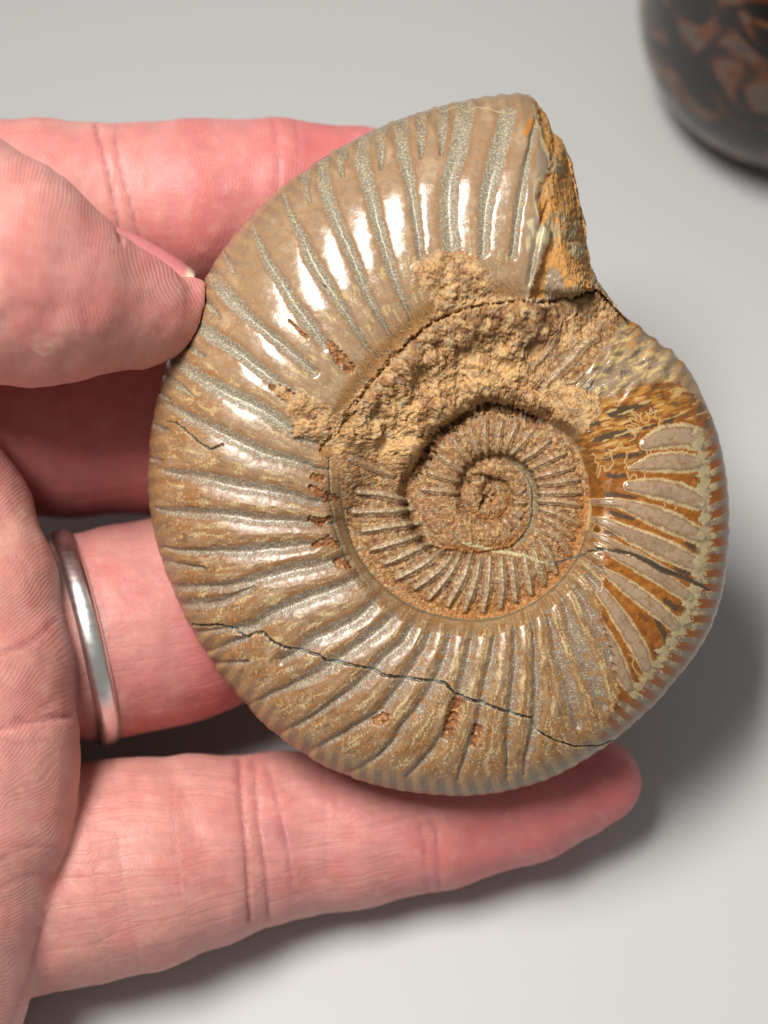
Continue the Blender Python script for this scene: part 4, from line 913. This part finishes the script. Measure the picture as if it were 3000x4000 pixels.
base = base * np.array([0.90, 0.92, 0.96])
hand = mesh_obj('hand', hv / 1000, hq, skin_material(), None, None, {'col': base, 'ridge': ph_r, 'ridge_amp': amp, 'wrinkle': wr, 'along': cu, 'around': cv})
hand.matrix_world = MC @ Matrix.Translation((0, 0, -DF / 1000))
hand['label'] = 'bare left hand, palm up, holding the fossil between thumb and fingers'; hand['category'] = 'hand'

# thumbnail, seen nearly edge on along the top of the thumb
def make_nail():
    m = NT('thumbnail'); b = m.b; a = m.attr('col'); m.l(a.outputs['Color'], b.inputs['Base Color'])
    b.inputs['Roughness'].default_value = 0.22; b.inputs['Subsurface Weight'].default_value = 0.5; b.inputs['Subsurface Radius'].default_value = (1, .4, .3); b.inputs['Subsurface Scale'].default_value = 0.001
    up = [(206,478),(250,494),(300,515),(340,536),(375,557),(398,573),(420,592)]
    lowr = [(206,500),(245,530),(290,560),(330,590),(362,608),(392,612),(420,606)]
    nu, nvv = 30, 12; vs = []; cs = []
    U = sm(up, 6); Lw = sm(lowr, 6)
    tU = np.linspace(0, 1, len(U)); 
    for i in range(nu):
        s = i / (nu - 1); pu = np.array([np.interp(s, tU, U[:, k]) for k in (0, 1)]); pl = np.array([np.interp(s, tU, Lw[:, k]) for k in (0, 1)])
        for j in range(nvv):
            t = j / (nvv - 1); q = pl + (pu - pl) * math.sin(t * math.pi / 2)
            zt = 4.2 * (1 - s) + 1.2 - 7.0 * (1 - math.cos(t * math.pi / 2))
            vs.append(place(np.array(q[0] / PS), np.array(q[1] / PS), np.array(zt)))
            e = sstep(0.84, 0.90, np.array(s)); cs.append(lin((214, 138, 140)) * (1 - e) + lin((226, 208, 184)) * e)
    vs = np.array(vs); q = []
    for i in range(nu - 1):
        for j in range(nvv - 1): q.append((i * nvv + j, i * nvv + j + 1, (i + 1) * nvv + j + 1, (i + 1) * nvv + j))
    o = mesh_obj('thumbnail', vs / 1000, q, m.m, hand, None, {'col': np.array(cs)})
    md = o.modifiers.new('thickness', 'SOLIDIFY'); md.thickness = 0.0006; md.offset = 0
make_nail()

# ================================================================== THE RING
def make_ring():
    m = NT('silver'); b = m.b; tc = m.n('ShaderNodeTexCoord')
    b.inputs['Metallic'].default_value = 1.0; b.inputs['Base Color'].default_value = (0.88, 0.875, 0.85, 1)
    n1 = m.n('ShaderNodeTexNoise', Scale=1400.0, Detail=3.0); mp = m.n('ShaderNodeMapping'); mp.inputs['Scale'].default_value = (0.2, 1, 1); m.l(tc.outputs['Object'], mp.inputs[0]); m.l(mp.outputs[0], n1.inputs['Vector'])
    r = m.n('ShaderNodeMapRange'); m.l(n1.outputs['Fac'], r.inputs[0]); r.inputs[3].default_value = 0.20; r.inputs[4].default_value = 0.42; m.l(r.outputs[0], b.inputs['Roughness'])
    bp = m.n('ShaderNodeBump', Strength=0.12, Distance=0.0001); m.l(n1.outputs['Fac'], bp.inputs['Height']); m.l(bp.outputs[0], b.inputs['Normal'])
    ctr = place(np.array(180 / PS), np.array(1378 / PS), np.array(-14.5))
    al, be = R_(14), R_(13)
    ax = np.array([math.cos(al) * math.cos(be), math.cos(al) * math.sin(be), -math.sin(al)]); ax /= np.linalg.norm(ax)
    e1 = np.cross(ax, [0, 1, 0]); e1 /= np.linalg.norm(e1); e2 = np.cross(ax, e1)
    Ri = 14.75; sec = [(-1.65, 0.0), (-1.62, 0.35), (-1.2, 0.9), (-0.45, 1.18), (0.45, 1.18), (1.2, 0.9), (1.62, 0.35), (1.65, 0.0), (1.0, -0.12), (-1.0, -0.12)]
    N = 160; v = []; f = []; S_ = len(sec)
    for i in range(N):
        a = 2 * math.pi * i / N; d = math.cos(a) * e1 + math.sin(a) * e2
        for w, h in sec: v.append(ctr + ax * w + d * (Ri + h))
    for i in range(N):
        for k in range(S_): f.append((i * S_ + k, ((i + 1) % N) * S_ + k, ((i + 1) % N) * S_ + (k + 1) % S_, i * S_ + (k + 1) % S_))
    v = np.array(v) - ctr
    o = mesh_obj('finger_ring', v / 1000, f, m.m)
    o.matrix_world = MC @ Matrix.Translation(Vector((ctr[0], ctr[1], ctr[2] - DF)) / 1000)
    o['label'] = 'plain silver wedding band worn on the ring finger'; o['category'] = 'ring'
    md = o.modifiers.new('s', 'SUBSURF'); md.levels = 1; md.render_levels = 2
make_ring()
print('done', round(time.time() - T0, 1))
